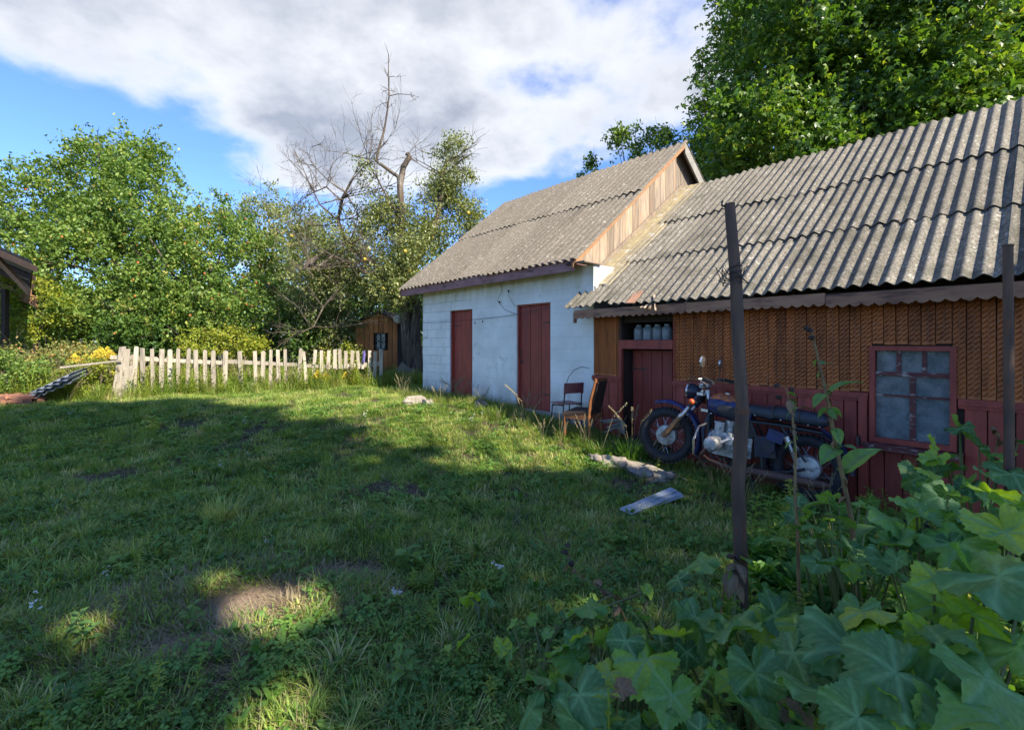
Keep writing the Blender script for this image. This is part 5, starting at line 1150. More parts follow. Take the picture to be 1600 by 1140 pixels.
def ltree(label, x, y, blobs, n, ls=.30):
    b = L(x, y, 0); b.z = gz(b.x, b.y); bl_ = [((L(a,c,d)[0], L(a,c,d)[1], d), (r1,r1,r2)) for a,c,d,r1,r2 in blobs]
    return tree('walnut_tree', label, 'tree', b, L(x, y, blobs[0][2]), bl_, n, 'leaf_maple', ls, 9, 11, (.8,1.3), tr=.28, nlimb=20, spread=.12, minz=3.5, leafcut=gapcut)
ltree('tall walnut tree nearest the shed end shading the lawn from behind the viewer', 8.2, -3.0, [(7.2,-1.2,12.6,2.8,3.6),(7.0,.0,8.6,2.2,2.6),(7.2,-3.6,8.0,2.6,2.6),(7.4,-3.6,14.0,2.9,3.0)], 310)
ltree('second walnut tree standing farther from the shed behind the viewer', 8.6, -6.4, [(7.8,-6.4,12.6,2.4,4.0),(7.6,-5.8,7.4,2.2,2.4)], 165)

# ------------------------------------------------------------------ low vegetation (instanced on points)
protos = {}
def proto(key, me): 
    o = bpy.data.objects.new('proto_'+key, me); protos.setdefault(key.split('.')[0], []).append(o); return o
def blade(m, base, az, h, w, lean, curl=1.6, seg=3):
    d = Vector((math.cos(az), math.sin(az), 0)); s = Vector((-d.y, d.x, 0)); p = Vector(base); a = lean; o = len(m.V)
    for i in range(seg):
        ww = w*(1-.25*i/seg)/2; m.V += [tuple(p-s*ww), tuple(p+s*ww)]; p = p+(d*math.sin(a)+Vector((0,0,1))*math.cos(a))*h/seg; a += curl/seg
    m.V.append(tuple(p))
    for i in range(seg-1): q = o+2*i; m.F.append((q,q+1,q+3,q+2)); m.mi.append(0)
    q = o+2*(seg-1); m.F.append((q,q+1,o+2*seg)); m.mi.append(0)
def tuft(key, mat, n, hr, wr, rad, lean, curl, seed):
    rs = random.Random(seed); m = M()
    for i in range(n):
        t = rs.uniform(0, 6.283); q = rad*math.sqrt(rs.random()); blade(m, (q*math.cos(t), q*math.sin(t), -.01), t+rs.uniform(-1.2,1.2), rs.uniform(*hr), rs.uniform(*wr), rs.uniform(*lean), rs.uniform(*curl))
    proto(key, m.mesh(key, mat))
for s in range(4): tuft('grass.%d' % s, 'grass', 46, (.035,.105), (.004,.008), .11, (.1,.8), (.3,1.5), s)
for s in range(3): tuft('tall.%d' % s, 'grass_tall', 34, (.16,.42), (.005,.009), .10, (.05,.5), (.3,1.6), 20+s)
for s in range(3): tuft('clump.%d' % s, 'grass', 60, (.09,.21), (.005,.008), .06, (.2,.9), (.6,1.8), 30+s)
for s in range(3): tuft('thatch.%d' % s, 'straw', 26, (.06,.16), (.002,.004), .13, (1.0,1.6), (-.2,.4), 40+s)
def cloverp(seed):
    rs = random.Random(seed); m = M()
    for i in range(26):
        t = rs.uniform(0,6.283); q = .13*math.sqrt(rs.random()); c = Vector((q*math.cos(t), q*math.sin(t), rs.uniform(.03,.10))); r_ = rs.uniform(.012,.022); a0 = rs.uniform(0,6); tl = Vector((rs.uniform(-.5,.5), rs.uniform(-.5,.5), 1)).normalized(); ax = tl.orthogonal().normalized(); ay = tl.cross(ax)
        for k in range(3):
            a = a0+k*2.094; d = ax*math.cos(a)+ay*math.sin(a); s_ = ax*-math.sin(a)+ay*math.cos(a); m.add([c, c+d*r_*.8+s_*r_*.65, c+d*r_*1.5-tl*r_*.2, c+d*r_*.8-s_*r_*.65], [(0,1,2,3)])
    proto('clover.%d' % seed, m.mesh('clover', 'clover'))
for s in range(3): cloverp(s)
def rosette(seed, key='weed', mat='clover', n=12, ln=(.05,.12), wd=.4, up=(.3,1.1)):
    rs = random.Random(seed); m = M()
    for i in range(n):
        a = rs.uniform(0,6.283); l = rs.uniform(*ln); e = rs.uniform(*up); d = Vector((math.cos(a)*math.cos(e), math.sin(a)*math.cos(e), math.sin(e))); s_ = Vector((-math.sin(a), math.cos(a), 0)); b = Vector((rs.uniform(-.03,.03), rs.uniform(-.03,.03), rs.uniform(0,.05))); w = l*wd*.5
        m.add([b, b+d*l*.35+s_*w, b+d*l*.75+s_*w*.8-Vector((0,0,l*.08)), b+d*l-Vector((0,0,l*.25)), b+d*l*.75-s_*w*.8-Vector((0,0,l*.08)), b+d*l*.35-s_*w, b+d*l*.5], [(0,1,6),(1,2,6),(2,3,6),(3,4,6),(4,5,6),(5,0,6)])
    proto('%s.%d' % (key, seed), m.mesh(key, mat))
for s in range(3): rosette(s)
for s in range(3):                                   # leafy upright herbs
    rs = random.Random(s); m = M(); h = rs.uniform(.2,.4)
    for i in range(26):
        z = h*i/26; a = i*2.4; l = .06*(1-.5*i/26)+.015; d = Vector((math.cos(a), math.sin(a), .35)).normalized(); s_ = Vector((-math.sin(a), math.cos(a), 0)); b = Vector((.02*math.sin(z*9),0,z)); m.add([b, b+d*l*.5+s_*l*.2, b+d*l-Vector((0,0,l*.2)), b+d*l*.5-s_*l*.2], [(0,1,2,3)])
    m.tube([(0,0,0),(.02*math.sin(h*4.5),0,h*.5),(.02*math.sin(h*9),0,h)], .003, 3); proto('herb.%d' % s, m.mesh('herb', 'herbleaf'))
for s in range(2):                                   # seed stalks
    rs = random.Random(s+5); m = M()
    for i in range(7):
        a = rs.uniform(0,6.28); l = rs.uniform(.35,.65); d = Vector((math.cos(a)*.3, math.sin(a)*.3, 1)).normalized(); e = d*l+Vector((math.cos(a), math.sin(a), 0))*.06; m.tube([(0,0,0), d*l*.6, e], [.0018,.0015,.0012], 3, False)
        for k in range(14): q = (d*l*.6).lerp(e, .4+.05*k)+Vector((rs.uniform(-.012,.012), rs.uniform(-.012,.012), 0)); m.box(q, (.005,.005,.014))
    proto('stalk.%d' % s, m.mesh('stalk', 'straw'))
for s, (mt, key) in enumerate((('whiteflower','wflower'),('flower','yflower'))):
    rs = random.Random(s); m = M()
    for i in range(5):
        x, y, z = rs.uniform(-.06,.06), rs.uniform(-.06,.06), rs.uniform(.10,.2)
        for k in range(5): m.box((x+rs.uniform(-.012,.012), y+rs.uniform(-.012,.012), z), (.008,.008,.004), (rs.uniform(-.5,.5),0,0))
    proto(key+'.0', m.mesh(key, mt))
def scatter(name, key, P, scl, mat=None, tiltmax=.15):
    n = len(P); me = bpy.data.meshes.new(name); me.vertices.add(n); me.vertices.foreach_set('co', P.astype(np.float32).ravel())
    rot = np.stack([rng.uniform(-tiltmax,tiltmax,n), rng.uniform(-tiltmax,tiltmax,n), rng.uniform(0,6.283,n)], 1).astype(np.float32)
    a = me.attributes.new('rot', 'FLOAT_VECTOR', 'POINT'); a.data.foreach_set('vector', rot.ravel())
    a = me.attributes.new('scl', 'FLOAT', 'POINT'); a.data.foreach_set('value', scl.astype(np.float32))
    ps = protos[key]; a = me.attributes.new('idx', 'INT', 'POINT'); a.data.foreach_set('value', rng.integers(0, len(ps), n).astype(np.int32))
    o = obj(name, me); cc = bpy.data.collections.new('proto_'+name)
    for p in ps: cc.objects.link(p)
    ng = bpy.data.node_groups.new(name, 'GeometryNodeTree'); ng.interface.new_socket('Geometry', in_out='INPUT', socket_type='NodeSocketGeometry'); ng.interface.new_socket('Geometry', in_out='OUTPUT', socket_type='NodeSocketGeometry')
    N = ng.nodes.new; K = ng.links.new; gi, go = N('NodeGroupInput'), N('NodeGroupOutput'); ip = N('GeometryNodeInstanceOnPoints'); ci = N('GeometryNodeCollectionInfo')
    ci.inputs['Collection'].default_value = cc; ci.inputs['Separate Children'].default_value = True; ci.inputs['Reset Children'].default_value = True
    def na(nm, t): q = N('GeometryNodeInputNamedAttribute'); q.data_type = t; q.inputs[0].default_value = nm; return [s for s in q.outputs if s.enabled and s.name == 'Attribute'][0]
    K(gi.outputs[0], ip.inputs['Points']); K(ci.outputs[0], ip.inputs['Instance']); ip.inputs['Pick Instance'].default_value = True
    K(na('idx','INT'), ip.inputs['Instance Index']); K(na('rot','FLOAT_VECTOR'), ip.inputs['Rotation']); K(na('scl','FLOAT'), ip.inputs['Scale']); K(ip.outputs[0], go.inputs[0])
    md = o.modifiers.new('scatter', 'NODES'); md.node_group = ng; return stuff(o)
def nz2(X, Y, s, o=0.): return np.array([mnoise.noise(Vector((x*s+o, y*s-o, o*.37))) for x, y in zip(X, Y)])
def field(n, Y0, Y1, pad=1.15, pw=1.):
    Y = Y0+(Y1-Y0)*rng.random(n)**pw; X = rng.uniform(-1, 1, n)*(Y*1.12*pad+.6); return X, Y
def ok_ground(X, Y, bare=.9, wall=-.04):
    lx, ly = X*SF-Y*CF, X*CF+Y*SF-D0; k = ~((ly > wall) & (lx > -10.1) & (lx < 3.5)); 
    for (bx, by, rx, ry) in BARE: k &= ((X-bx)/rx)**2+((Y-by)/ry)**2 > bare*(.6+.6*rng.random(len(X)))
    return k
def mk(n, Y0, Y1, keep=None, bare=.9, pw=1., wall=-.04):
    X, Y = field(n, Y0, Y1, pw=pw); k = ok_ground(X, Y, bare, wall); X, Y = X[k], Y[k]
    if keep is not None: k = keep(X, Y); X, Y = X[k], Y[k]
    return np.stack([X, Y, ground(X, Y)], 1)
def lf(X, Y): return (X > -11.6) & (X < -8.4) & (Y > 10.3)
dn = lambda s, o, th, sh=.25: (lambda X, Y: (nz2(X, Y, s, o)+rng.uniform(-sh, sh, len(X))) > th)
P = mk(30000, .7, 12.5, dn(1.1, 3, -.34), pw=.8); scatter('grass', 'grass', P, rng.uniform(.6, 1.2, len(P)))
P = mk(2600, .8, 11, dn(.8, 9, .02)); scatter('grass_clumps', 'clump', P, rng.uniform(.5, 1.1, len(P)))
P = mk(6500, .7, 9, dn(1.6, 17, .12)); scatter('clover', 'clover', P, rng.uniform(.45, 1.0, len(P)))
P = mk(5200, .7, 9, dn(1.4, 23, -.02)); scatter('broadleaf_weeds', 'weed', P, rng.uniform(.35, .85, len(P)))
P = np.concatenate([mk(11000, .7, 9, dn(.9, 31, -.12), bare=.2), mk(9000, 2.1, 3.4, lambda X, Y: (np.hypot((X+1.6)/.9, (Y-2.75)/.6) < 1), bare=.25)]); scatter('dry_grass', 'thatch', P, rng.uniform(.6, 1.3, len(P)))
P = mk(1500, .8, 9, dn(1.1, 41, .0)); scatter('herbs', 'herb', P, rng.uniform(.2, .7, len(P)))
def far(X, Y): return (Y > fence_y(X)-.1)
def fence_y(X): return 10.35 + (X+8.6)/(8.6-3.43)*2.0
P = mk(11000, 9.6, 15.5, lambda X, Y: (Y > fence_y(X)-.5+rng.uniform(-.4,.3,len(X))) & (X < -1.5), pw=.8); scatter('tall_grass', 'tall', P, rng.uniform(.6, 1.25, len(P)))
P = np.concatenate([mk(4200, 9.3, 12.4, lambda X, Y: (Y > fence_y(X)-.55) & (Y < fence_y(X)+1.4) & (X < -1.5)), mk(1800, 9.7, 12.5, lf)]); scatter('tall_weeds', 'herb', P, rng.uniform(.8, 1.9, len(P)))
P = np.concatenate([mk(420, 9.6, 12.4, lambda X, Y: (Y > fence_y(X)-.5) & (Y < fence_y(X)+1.4) & (X < -1.5)), mk(2200, 9.9, 12.5, lf)]); scatter('seed_stalks', 'stalk', P, rng.uniform(.7, 1.3, len(P)))
def strip(n, x0, x1, y0, y1): lx, ly = rng.uniform(x0, x1, n), rng.uniform(y0, y1, n); X, Y = lx*SF+(ly+D0)*CF, -lx*CF+(ly+D0)*SF; return np.stack([X, Y, ground(X, Y)], 1)
P = np.concatenate([strip(260, -10.4, -5.2, -.9, -.15), strip(60, -5, -3.9, -.8, -.45), strip(60, -2.6, 1.5, -.9, -.15)]); scatter('wall_weeds', 'tall', P, rng.uniform(.3, .75, len(P)))
P = np.concatenate([strip(26, -10.4, -3.8, -1.2, -.25), strip(12, -3, 1, -1.3, -.5)]); scatter('wall_stalks', 'stalk', P, rng.uniform(.4, .8, len(P)))
P = mk(70, 1.2, 8, dn(.9, 55, .1)); scatter('lawn_stalks', 'stalk', P, rng.uniform(.25, .55, len(P)))
P = mk(90, 2, 9, dn(.9, 61, .15)); scatter('white_flowers', 'wflower', P, rng.uniform(.5, 1.1, len(P)))
P = mk(60, 1.6, 11, dn(.9, 71, .05)); scatter('yellow_flowers', 'yflower', P, rng.uniform(.4, .8, len(P)))

# single clumps that stand out
def clump(name, label, cat, p, mat, n, hr, rad, seed, stalks=0, wr=(.005,.010), sm='straw', sh=(.6,.85)):
    rs = random.Random(seed); m = M(); r = thing(name, label, cat, p)
    for i in range(n):
        t = rs.uniform(0,6.283); q = rad*math.sqrt(rs.random()); blade(m, (q*math.cos(t), q*math.sin(t), -.02), t+rs.uniform(-1,1), rs.uniform(*hr), rs.uniform(*wr), rs.uniform(.05,.5), rs.uniform(.3,1.5))
    obj('blades', m.mesh('blades', mat), r)
    for i in range(stalks):
        m = M(); a = rs.uniform(0,6.28); l = rs.uniform(*sh); d = Vector((math.cos(a)*.35, math.sin(a)*.35, 1)).normalized(); e = d*l+Vector((math.cos(a), math.sin(a), -.3))*.12; m.tube([(0,0,0), d*l*.7, e], [.003,.0025,.0015], 4, False)
        for k in range(30): q = (d*l*.7).lerp(e, k/30)+Vector((rs.uniform(-.012,.012), rs.uniform(-.012,.012), 0)); m.box(q, (.007,.007,.02))
        obj('stalk', m.mesh('stalk', sm), r)
    return r
clump('grass_clump', 'bright green sunlit grass tuft with seed stalks in front of the shed door', 'grass tuft', GL(wx(982,-.7), -.62), 'grass_bright', 260, (.15,.42), .17, 3, 5)
clump('grass_clump', 'leafy green tuft growing at the foot of the wooden chair', 'grass tuft', GL(wx(930,-.9), -.80), 'grass_bright', 140, (.08,.25), .15, 4, 1, (.008,.016))
clump('dry_grass_clump', 'dry reddish seed stems below the narrow red door', 'grass tuft', GL(wx(705,-.4), -.35), 'straw', 30, (.1,.25), .12, 5, 4, sh=(.4,.6))
clump('dry_grass_clump', 'dry stems leaning in front of the wider red door', 'grass tuft', GL(wx(815,-.7), -.6), 'straw', 30, (.1,.25), .15, 6, 5, sh=(.5,.75))
clump('grass_clump', 'fresh green tuft growing on the sunlit bare patch in the lawn', 'grass tuft', G(384, 975), 'grass_bright', 60, (.05,.13), .06, 7, 0, (.004,.006))
clump('grass_clump', 'big arching grass tuft in the shaded lawn above the bare patch', 'grass tuft', G(345, 815), 'grass', 200, (.15,.32), .12, 8)
clump('dry_grass_clump', 'straw coloured dry tuft beside the sunlit bare patch', 'grass tuft', G(470, 950), 'straw', 90, (.06,.18), .14, 9, 0)

def smallplant(name, label, p, h, nl, ll, mat, seed, fl=None, lean=(0,0)):
    rs = random.Random(seed); r = thing(name, label, 'plant', p); m = M(); st = [Vector((lean[0]*t*t+.015*math.sin(t*7+seed), lean[1]*t*t, h*t)) for t in [i/6 for i in range(7)]]
    m.tube(st, [.006*(1-.6*i/6) for i in range(7)], 5); obj('stem', m.mesh('stem', 'stem', True), r)
    for i in range(nl):
        t = .1+.88*i/nl; q = t*6; c = st[int(q)].lerp(st[min(6,int(q)+1)], q-int(q)); a = i*2.4+rs.uniform(-.3,.3); l = ll*(1.1-.6*t)*rs.uniform(.8,1.2)
        o = obj('leaf', lance(rs.randint(0,2), mat), r, c, (0, -rs.uniform(.1,.6), a), (l,l,l))
    return r
_ln = {}
def lance(v, mat):
    """unit lanceolate leaf along +x, drooping"""
    if (v, mat) in _ln: return _ln[(v, mat)]
    m = M(); vein = []; n = 10; rs = random.Random(v); fold = rs.uniform(.15,.35); dr = rs.uniform(.25,.7)
    for i in range(n+1):
        t = i/n; w = .24*math.sin(math.pi*min(1,t**.75))**.9*(1+.05*(i%2)); x = t*(1-.12*dr*t); z = .12*math.sin(t*2)-dr*t*t*.5
        for k in (-1,-.5,0,.5,1): m.V.append((x, w*k, z+abs(k)*w*fold+.01*math.sin(i*1.9+k*3))); vein.append(1. if k == 0 else (.35 if i % 2 else 0.))
    for i in range(n):
        for k in range(4): a = i*5+k; m.F.append((a,a+1,a+6,a+5)); m.mi.append(0)
    me = m.mesh('leaf', mat, True, 80); a = me.attributes.new('vein', 'FLOAT', 'POINT'); a.data.foreach_set('value', vein); _ln[(v, mat)] = me; return me
smallplant('seedling', 'pale upright weed standing alone above the sunlit bare patch', G(462, 900), .30, 9, .10, 'leaf_weed', 1)
smallplant('seedling', 'thin yellowish weed at the left rim of the sunlit bare patch', G(326, 925), .17, 9, .05, 'leaf_weed', 2)
smallplant('seedling', 'small curled weed between the thin yellowish one and the bare patch', G(352, 925), .12, 7, .05, 'leaf_weed', 3)
smallplant('leafy_weed', 'bushy leafy weed near the bottom edge left of the squash leaves', G(628, 1085), .22, 16, .12, 'leaf_weed', 4)
smallplant('leafy_weed', 'broad leaved weed in the middle of the shaded lawn', G(640, 885), .14, 9, .16, 'leaf_weed', 5)
smallplant('leafy_weed', 'low leafy weed at the left side below the bare patch', G(125, 1010), .2, 14, .10, 'leaf_weed', 6)
smallplant('leafy_weed', 'leafy weed between the bare patch and the left weed', G(300, 985), .16, 12, .09, 'leaf_weed', 7)
# goldenrod
def goldenrod(label, px, py, Y, n, hh, seed):
    rs = random.Random(seed); b = gb(px, Y); r = thing('goldenrod', label, 'flowers', b)
    for i in range(n):
        x, y = rs.uniform(-.3,.3), rs.uniform(-.25,.25); h = hh*rs.uniform(.8,1.1); m = M(); m.tube([(x,y,0),(x*1.1,y,h*.6),(x*1.25,y,h)], [.006,.005,.003], 4)
        for k in range(46):
            z = rs.uniform(.05,.85)*h; a = rs.uniform(0,6.28); l = rs.uniform(.06,.11); d = Vector((math.cos(a), math.sin(a), .4)).normalized(); s_ = Vector((-math.sin(a), math.cos(a), 0)); q = Vector((x*(1+.2*z/h), y, z)); m.add([q, q+d*l*.5+s_*l*.12, q+d*l, q+d*l*.5-s_*l*.12], [(0,1,2,3)])
        obj('stem', m.mesh('stem', 'grass_bright'), r); m = M()
        for k in range(190):
            t = rs.random(); a = rs.uniform(0,6.28); rr = .17*(1-t)*rs.random()**.6; m.box((x*1.25+rr*math.cos(a), y+rr*math.sin(a), h-.10+t*.2), (.016,.015,.014), (a,a,0))
        stuff(obj('flower_head', m.mesh('flower_head', 'flower'), r))
goldenrod('tall yellow goldenrod in flower left of the picket fence', 140, 600, 11.0, 12, .95, 1)
goldenrod('small yellow flowers in the weeds at the right part of the fence', 513, 605, 11.75, 3, .32, 2)

# ------------------------------------------------------------------ big leaved squash plants
_sq = {}
def squash_leaf(v, mat='leaf_squash'):
    """unit leaf (radius about 1) in the xy plane, stalk at the origin, tip towards +x"""
    if (v, mat) in _sq: return _sq[(v, mat)]
    rs = random.Random(v*7+1); nA, nR = 72, 7; V = [(0,0,0)]; vein = [1.]; lobes = [0, 1.05, -1.05, 2.15, -2.15]; cup = rs.uniform(-.22,.30); fold = rs.uniform(-.05,.28); dr = rs.uniform(.1,.5); ph = rs.uniform(0,6); sh = rs.uniform(.8,1.25); bite = rs.choice([0,.25,.35]); bita = rs.uniform(-2.5,2.5)
    for j in range(1, nR+1):
        q = j/nR
        for i in range(nA):
            a = 2*math.pi*i/nA - math.pi; r_ = .74
            for lb, am in zip(lobes, (.27,.17,.17,.11,.11)): 
                dlt = (a-lb+math.pi) % (2*math.pi)-math.pi; r_ += am*sh*math.exp(-(dlt/.36)**2)
            notch = math.exp(-((abs(a)-math.pi)/.22)**2); r_ *= 1-.78*notch
            if j == nR: r_ *= 1+(.05 if i % 2 else -.035)+rs.uniform(-.02,.02)-(.16*rs.random() if rs.random() < .05 else 0)
            if j >= nR-1: r_ *= 1-bite*math.exp(-(((a-bita+math.pi) % (2*math.pi)-math.pi)/.09)**2)
            rr = r_*q; x, y = rr*math.cos(a), rr*math.sin(a)
            vd = min(abs((a-lb+math.pi) % (2*math.pi)-math.pi) for lb in lobes)*q
            vein.append(max(0, 1-vd/.09)*(1-.3*q) + (.45 if (i+j*2) % 6 == 0 else 0))
            z = cup*q*q + fold*abs(y)*.8 - dr*max(0,x)**2*.5 - .10*q*q*(1-abs(y))+ .09*q*q*math.sin(a*5+ph) + .05*math.sin(a*10+ph)*q**3 + .05*math.sin(x*5+ph)*math.sin(y*6) + .03*min(1,vd*5)
            V.append((x, y, z))
    F_ = [(0, 1+i, 1+(i+1)%nA) for i in range(nA)]
    for j in range(nR-1):
        for i in range(nA): a, b = 1+j*nA+i, 1+j*nA+(i+1)%nA; F_.append((a, a+nA, b+nA, b))
    me = bpy.data.meshes.new('leaf'); me.from_pydata(V, [], F_); me.materials.append(MT[mat]); me.polygons.foreach_set('use_smooth', [True]*len(F_))
    a = me.attributes.new('vein', 'FLOAT', 'POINT'); a.data.foreach_set('value', vein); me.update(); _sq[(v, mat)] = me; return me
def squash(label, leaves, root, seed):
    """leaves: (px, py, Y, radius) of each leaf's stalk point, root: ground point (px, Y)"""
    rs = random.Random(seed); b = Vector(gb(*root)); r = thing('squash_plant', label, 'squash plant', b)
    for (px, py, Y, rad) in leaves:
        p = W(px, py, Y); g = gz(p.x, p.y); 
        if p.z < g+.05: p.z = g+.06
        q = p-b; base = Vector((q.x*.45+rs.uniform(-.05,.05), q.y*.45+rs.uniform(-.05,.05), 0)); base.z = gz(base.x+b.x, base.y+b.y)-b.z
        dirv = Vector((q.x-base.x, q.y-base.y)); az = math.atan2(dirv.y, dirv.x)+rs.uniform(-1.3,1.3)
        el = rs.gauss(.34, .42)
        dead = rs.random() < .025
        obj('leaf', squash_leaf(rs.randint(0,2) if dead else rs.randint(0,7), 'deadleaf' if dead else 'leaf_squash'), r, q, (rs.gauss(0,.42), el, az), (rad*(.5 if dead else .76)*rs.uniform(.55,1.25),)*3)
        m = M(); mid = base.lerp(q, .5)+Vector((0,0,.06)); m.tube([base, base.lerp(mid,.5)+Vector((0,0,.05)), mid, q+Vector((0,0,-.01))], [.009,.008,.006,.0045], 6); obj('stalk', m.mesh('stalk', 'stem', True), r)
    m = M(); pts = [Vector((0,0,-.02))]; a = rs.uniform(0,6.28)
    for k in range(6): pts.append(pts[-1]+Vector((.16*math.cos(a), .16*math.sin(a), 0))); a += rs.uniform(-.5,.5); pts[-1].z = gz(pts[-1].x+b.x, pts[-1].y+b.y)-b.z+.04
    m.tube(pts, .012, 6); obj('vine', m.mesh('vine', 'stem', True), r)
def auto(n, x0, x1, y0, y1, Yf, rad, seed, test=None):
    rs = random.Random(seed); out = []
    n = int(n*1.25)
    while len(out) < n:
        px, py = rs.uniform(x0,x1), rs.uniform(y0,y1)
        if test and not test(px, py): continue
        out.append((px, py, Yf(px,py)+rs.uniform(-.06,.10), rs.uniform(*rad)))
    return out
squash('squash plant at the bottom edge with grey green leaves left of the crooked pole', 
       [(905,1085,1.62,.15),(970,1075,1.58,.14),(1010,1030,1.75,.15),(880,1010,1.95,.13),(950,990,1.95,.15),(850,1060,1.72,.13),(830,1110,1.62,.12),(1060,1100,1.55,.15),(1000,960,2.15,.12),(920,950,2.1,.14),(905,1130,1.55,.12)]+auto(14,840,1060,990,1150,lambda x,y: 1.9-(y-990)/160*.35,(.09,.13),3), (960,1.9), 1)
squash('squash plant spreading below the crooked pole at the bottom centre right',
       [(1105,1060,1.5,.15),(1180,1050,1.5,.16),(1240,1020,1.55,.17),(1150,980,1.75,.14),(1095,985,1.85,.14),(1210,960,1.8,.15),(1285,1080,1.35,.17),(1190,1120,1.35,.15),(1060,905,2.4,.14),(1100,880,2.5,.13),(1150,870,2.6,.13)]+auto(20,1050,1300,950,1150,lambda x,y: 1.9-(y-950)/200*.5,(.09,.14),5), (1170,1.95), 2)
squash('largest squash plant in the bottom right corner with yellow green undersides showing',
       [(1330,1010,1.45,.17),(1400,1050,1.25,.18),(1460,990,1.35,.18),(1540,1060,1.2,.16),(1390,960,1.55,.17),(1520,960,1.45,.17),(1590,1010,1.3,.15),(1450,1110,1.2,.15),(1560,1130,1.1,.15),(1340,1120,1.2,.16),(1460,905,1.55,.20),(1560,900,1.45,.20)]+auto(22,1300,1600,930,1150,lambda x,y: 1.65-(y-930)/220*.5,(.11,.16),7), (1440,1.6), 3)
squash('squash plant with the broad lime leaf in front of the dark stake',
       [(1500,850,1.95,.17),(1570,830,1.9,.17),(1440,800,2.1,.16),(1480,770,2.4,.17),(1550,770,2.3,.18),(1590,790,2.1,.17),(1420,850,2.1,.14),(1390,880,2.0,.13)]+auto(16,1390,1600,800,930,lambda x,y: 2.2-(y-800)/130*.5,(.11,.15),9), (1500,2.2), 4)
squash('squash plant climbing before the planks right of the window',
       [(1440,745,3.4,.20),(1480,730,3.5,.19),(1530,700,3.6,.18),(1560,680,3.7,.16),(1500,670,3.8,.15),(1590,690,3.5,.17),(1500,640+30,3.7,.13),(1580,740,3.2,.19),(1410,780,3.1,.18),(1470,775,3.0,.17),(1540,740,3.1,.18)]+auto(20,1430,1600,690,800,lambda x,y: 3.6-(y-690)/110*.6,(.11,.15),11), (1520,3.6), 5)
squash('low squash leaves creeping over the grass behind the tall dried stalks',
       auto(22,1240,1400,760,930,lambda x,y: 3.3-(y-760)/170*1.2,(.07,.11),13), (1330,2.7), 6)
squash('small squash plant creeping into the lawn left of the crooked pole',
       [(740,930,2.75,.10),(765,935,2.7,.09),(720,925,2.8,.08),(785,1010,2.2,.09),(800,1020,2.15,.08),(725,1000,2.3,.08),(1010,920,2.35,.09),(960,925,2.45,.07),(700,1010,2.3,.05)], (770,2.6), 7)
squash('few young squash leaves between the bottom plants and the shaded lawn',
       auto(10,800,880,960,1060,lambda x,y: 2.3-(y-960)/100*.35,(.05,.09),15), (845,2.2), 8)
# undergrowth under and between them
def under(n):
    Y = rng.uniform(.9, 4.6, n); X = rng.uniform(.2, 5., n); k = (X > .35+(Y-1.6)*.75) ; X, Y = X[k], Y[k]; k = ok_ground(X, Y, wall=-.12); return np.stack([X[k], Y[k], ground(X[k], Y[k])], 1)
P = under(1500); scatter('under_weeds', 'weedtall', P, rng.uniform(.7, 1.6, len(P))) if 'weedtall' in protos else None
for s in range(3): rosette(s+10, 'under', 'leaf_weed', 22, (.06,.14), .42, (.2,1.3))
P = under(1300); scatter('undergrowth', 'under', P, rng.uniform(.7, 1.5, len(P)))
P = under(500); scatter('undergrowth_herbs', 'herb', P, rng.uniform(.6, 1.3, len(P))) 

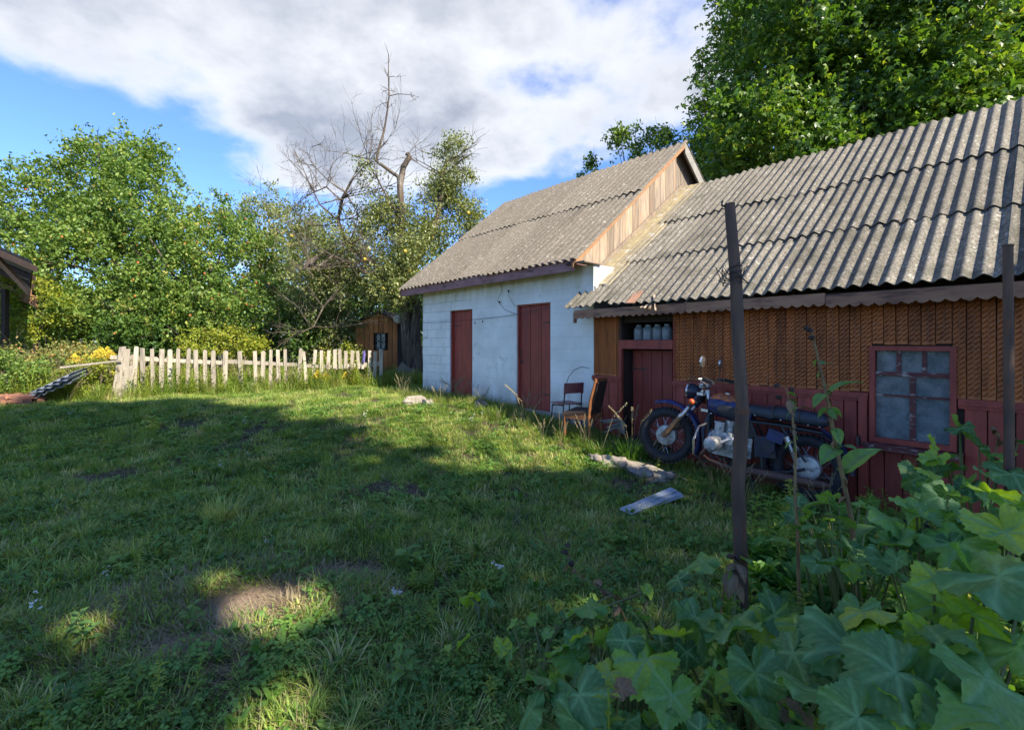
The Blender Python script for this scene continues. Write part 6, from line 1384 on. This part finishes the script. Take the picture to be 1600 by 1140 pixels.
# tall stalks of topinambour in front of the motorcycle
def stalkplant(label, pts, Y, leaves, seed, rad=.011):
    rs = random.Random(seed); P3 = [W(px, py, Y) for px, py in pts]; b = Vector((P3[0].x, P3[0].y, gz(P3[0].x, P3[0].y))); r = thing('tall_weed', label, 'plant', b); P3 = [Vector((0,0,-.02))]+[p-b for p in P3[1:]]
    m = M(); n = len(P3); m.tube(P3, [rad*(1-.65*i/(n-1)) for i in range(n)], 8); obj('stem', m.mesh('stem', 'drystem', True), r)
    for (px, py, az, el, l, mt) in leaves:
        p = W(px, py, Y)-b; obj('leaf', lance(rs.randint(0,2), mt), r, p, (rs.uniform(-.3,.3), R(-el), R(az)), (l,)*3)
    for k in range(16):                                       # withered scraps along the upper stem
        t = rs.uniform(.25,1)*(n-1); i = min(int(t), n-2); c = P3[i].lerp(P3[i+1], t-i); s_ = rs.uniform(.03,.09); obj('leaf', lance(rs.randint(0,2), rs.choice(['deadleaf','deadleaf','leaf_weed'])), r, c, (rs.uniform(-1,1), rs.uniform(.2,1.2), rs.uniform(0,6.28)), (s_,)*3)
    for k in range(3):
        m = M(); m.ball((0,0,0), .016, 8, 6, (1,1,.8), .4, k); obj('seed_head', m.mesh('seed_head', 'darkwood', True), r, P3[-1]+Vector((rs.uniform(-.05,.05), rs.uniform(-.03,.03), rs.uniform(-.06,.03))))
stalkplant('taller withered stalk with drooping green leaves reaching up before the shed wall', [(1335,940),(1332,820),(1322,770),(1305,690),(1292,620),(1280,570),(1268,515)], 2.75,
    [(1292,618,-20,35,.21,'leaf_weed'),(1290,615,200,-30,.13,'leaf_weed'),(1306,668,250,-40,.12,'leaf_weed'),(1308,700,-80,20,.14,'leaf_weed'),(1308,700,215,-10,.22,'leaf_weed'),(1320,740,-5,45,.27,'leaf_weed'),(1318,735,30,10,.12,'leaf_weed'),(1332,830,190,40,.24,'leaf_weed'),(1332,840,10,30,.18,'leaf_weed'),(1334,870,150,30,.2,'leaf_weed'),(1280,570,20,10,.10,'leaf_weed'),(1334,900,240,20,.2,'leaf_weed')], 1, .016)
stalkplant('shorter withered stalk with shrivelled leaves left of the taller one', [(1250,930),(1246,830),(1242,770),(1243,700),(1238,650),(1228,605)], 2.75,
    [(1250,800,-20,30,.2,'leaf_weed'),(1248,830,200,30,.18,'leaf_weed'),(1243,690,180,-20,.08,'leaf_weed'),(1240,640,0,10,.12,'deadleaf'),(1249,860,160,20,.2,'leaf_weed')], 2, .011)
stalkplant('thin withered stem hanging at the crooked pole among squash leaves', [(1120,1000),(1128,930),(1150,880)], 2.3, [(1140,905,-60,-40,.12,'deadleaf'),(1145,890,230,-50,.14,'deadleaf'),(1150,880,280,-30,.1,'deadleaf')], 3, .008)
stalkplant('wilted dark flower stems leaning over the squash bed beside the pole', [(1000,960),(960,930),(905,900),(880,860)], 2.5, [(940,915,120,0,.09,'deadleaf'),(905,900,60,-20,.08,'deadleaf')], 4, .006)

for o in bpy.data.objects:
    if 'off' in o: del o['off']
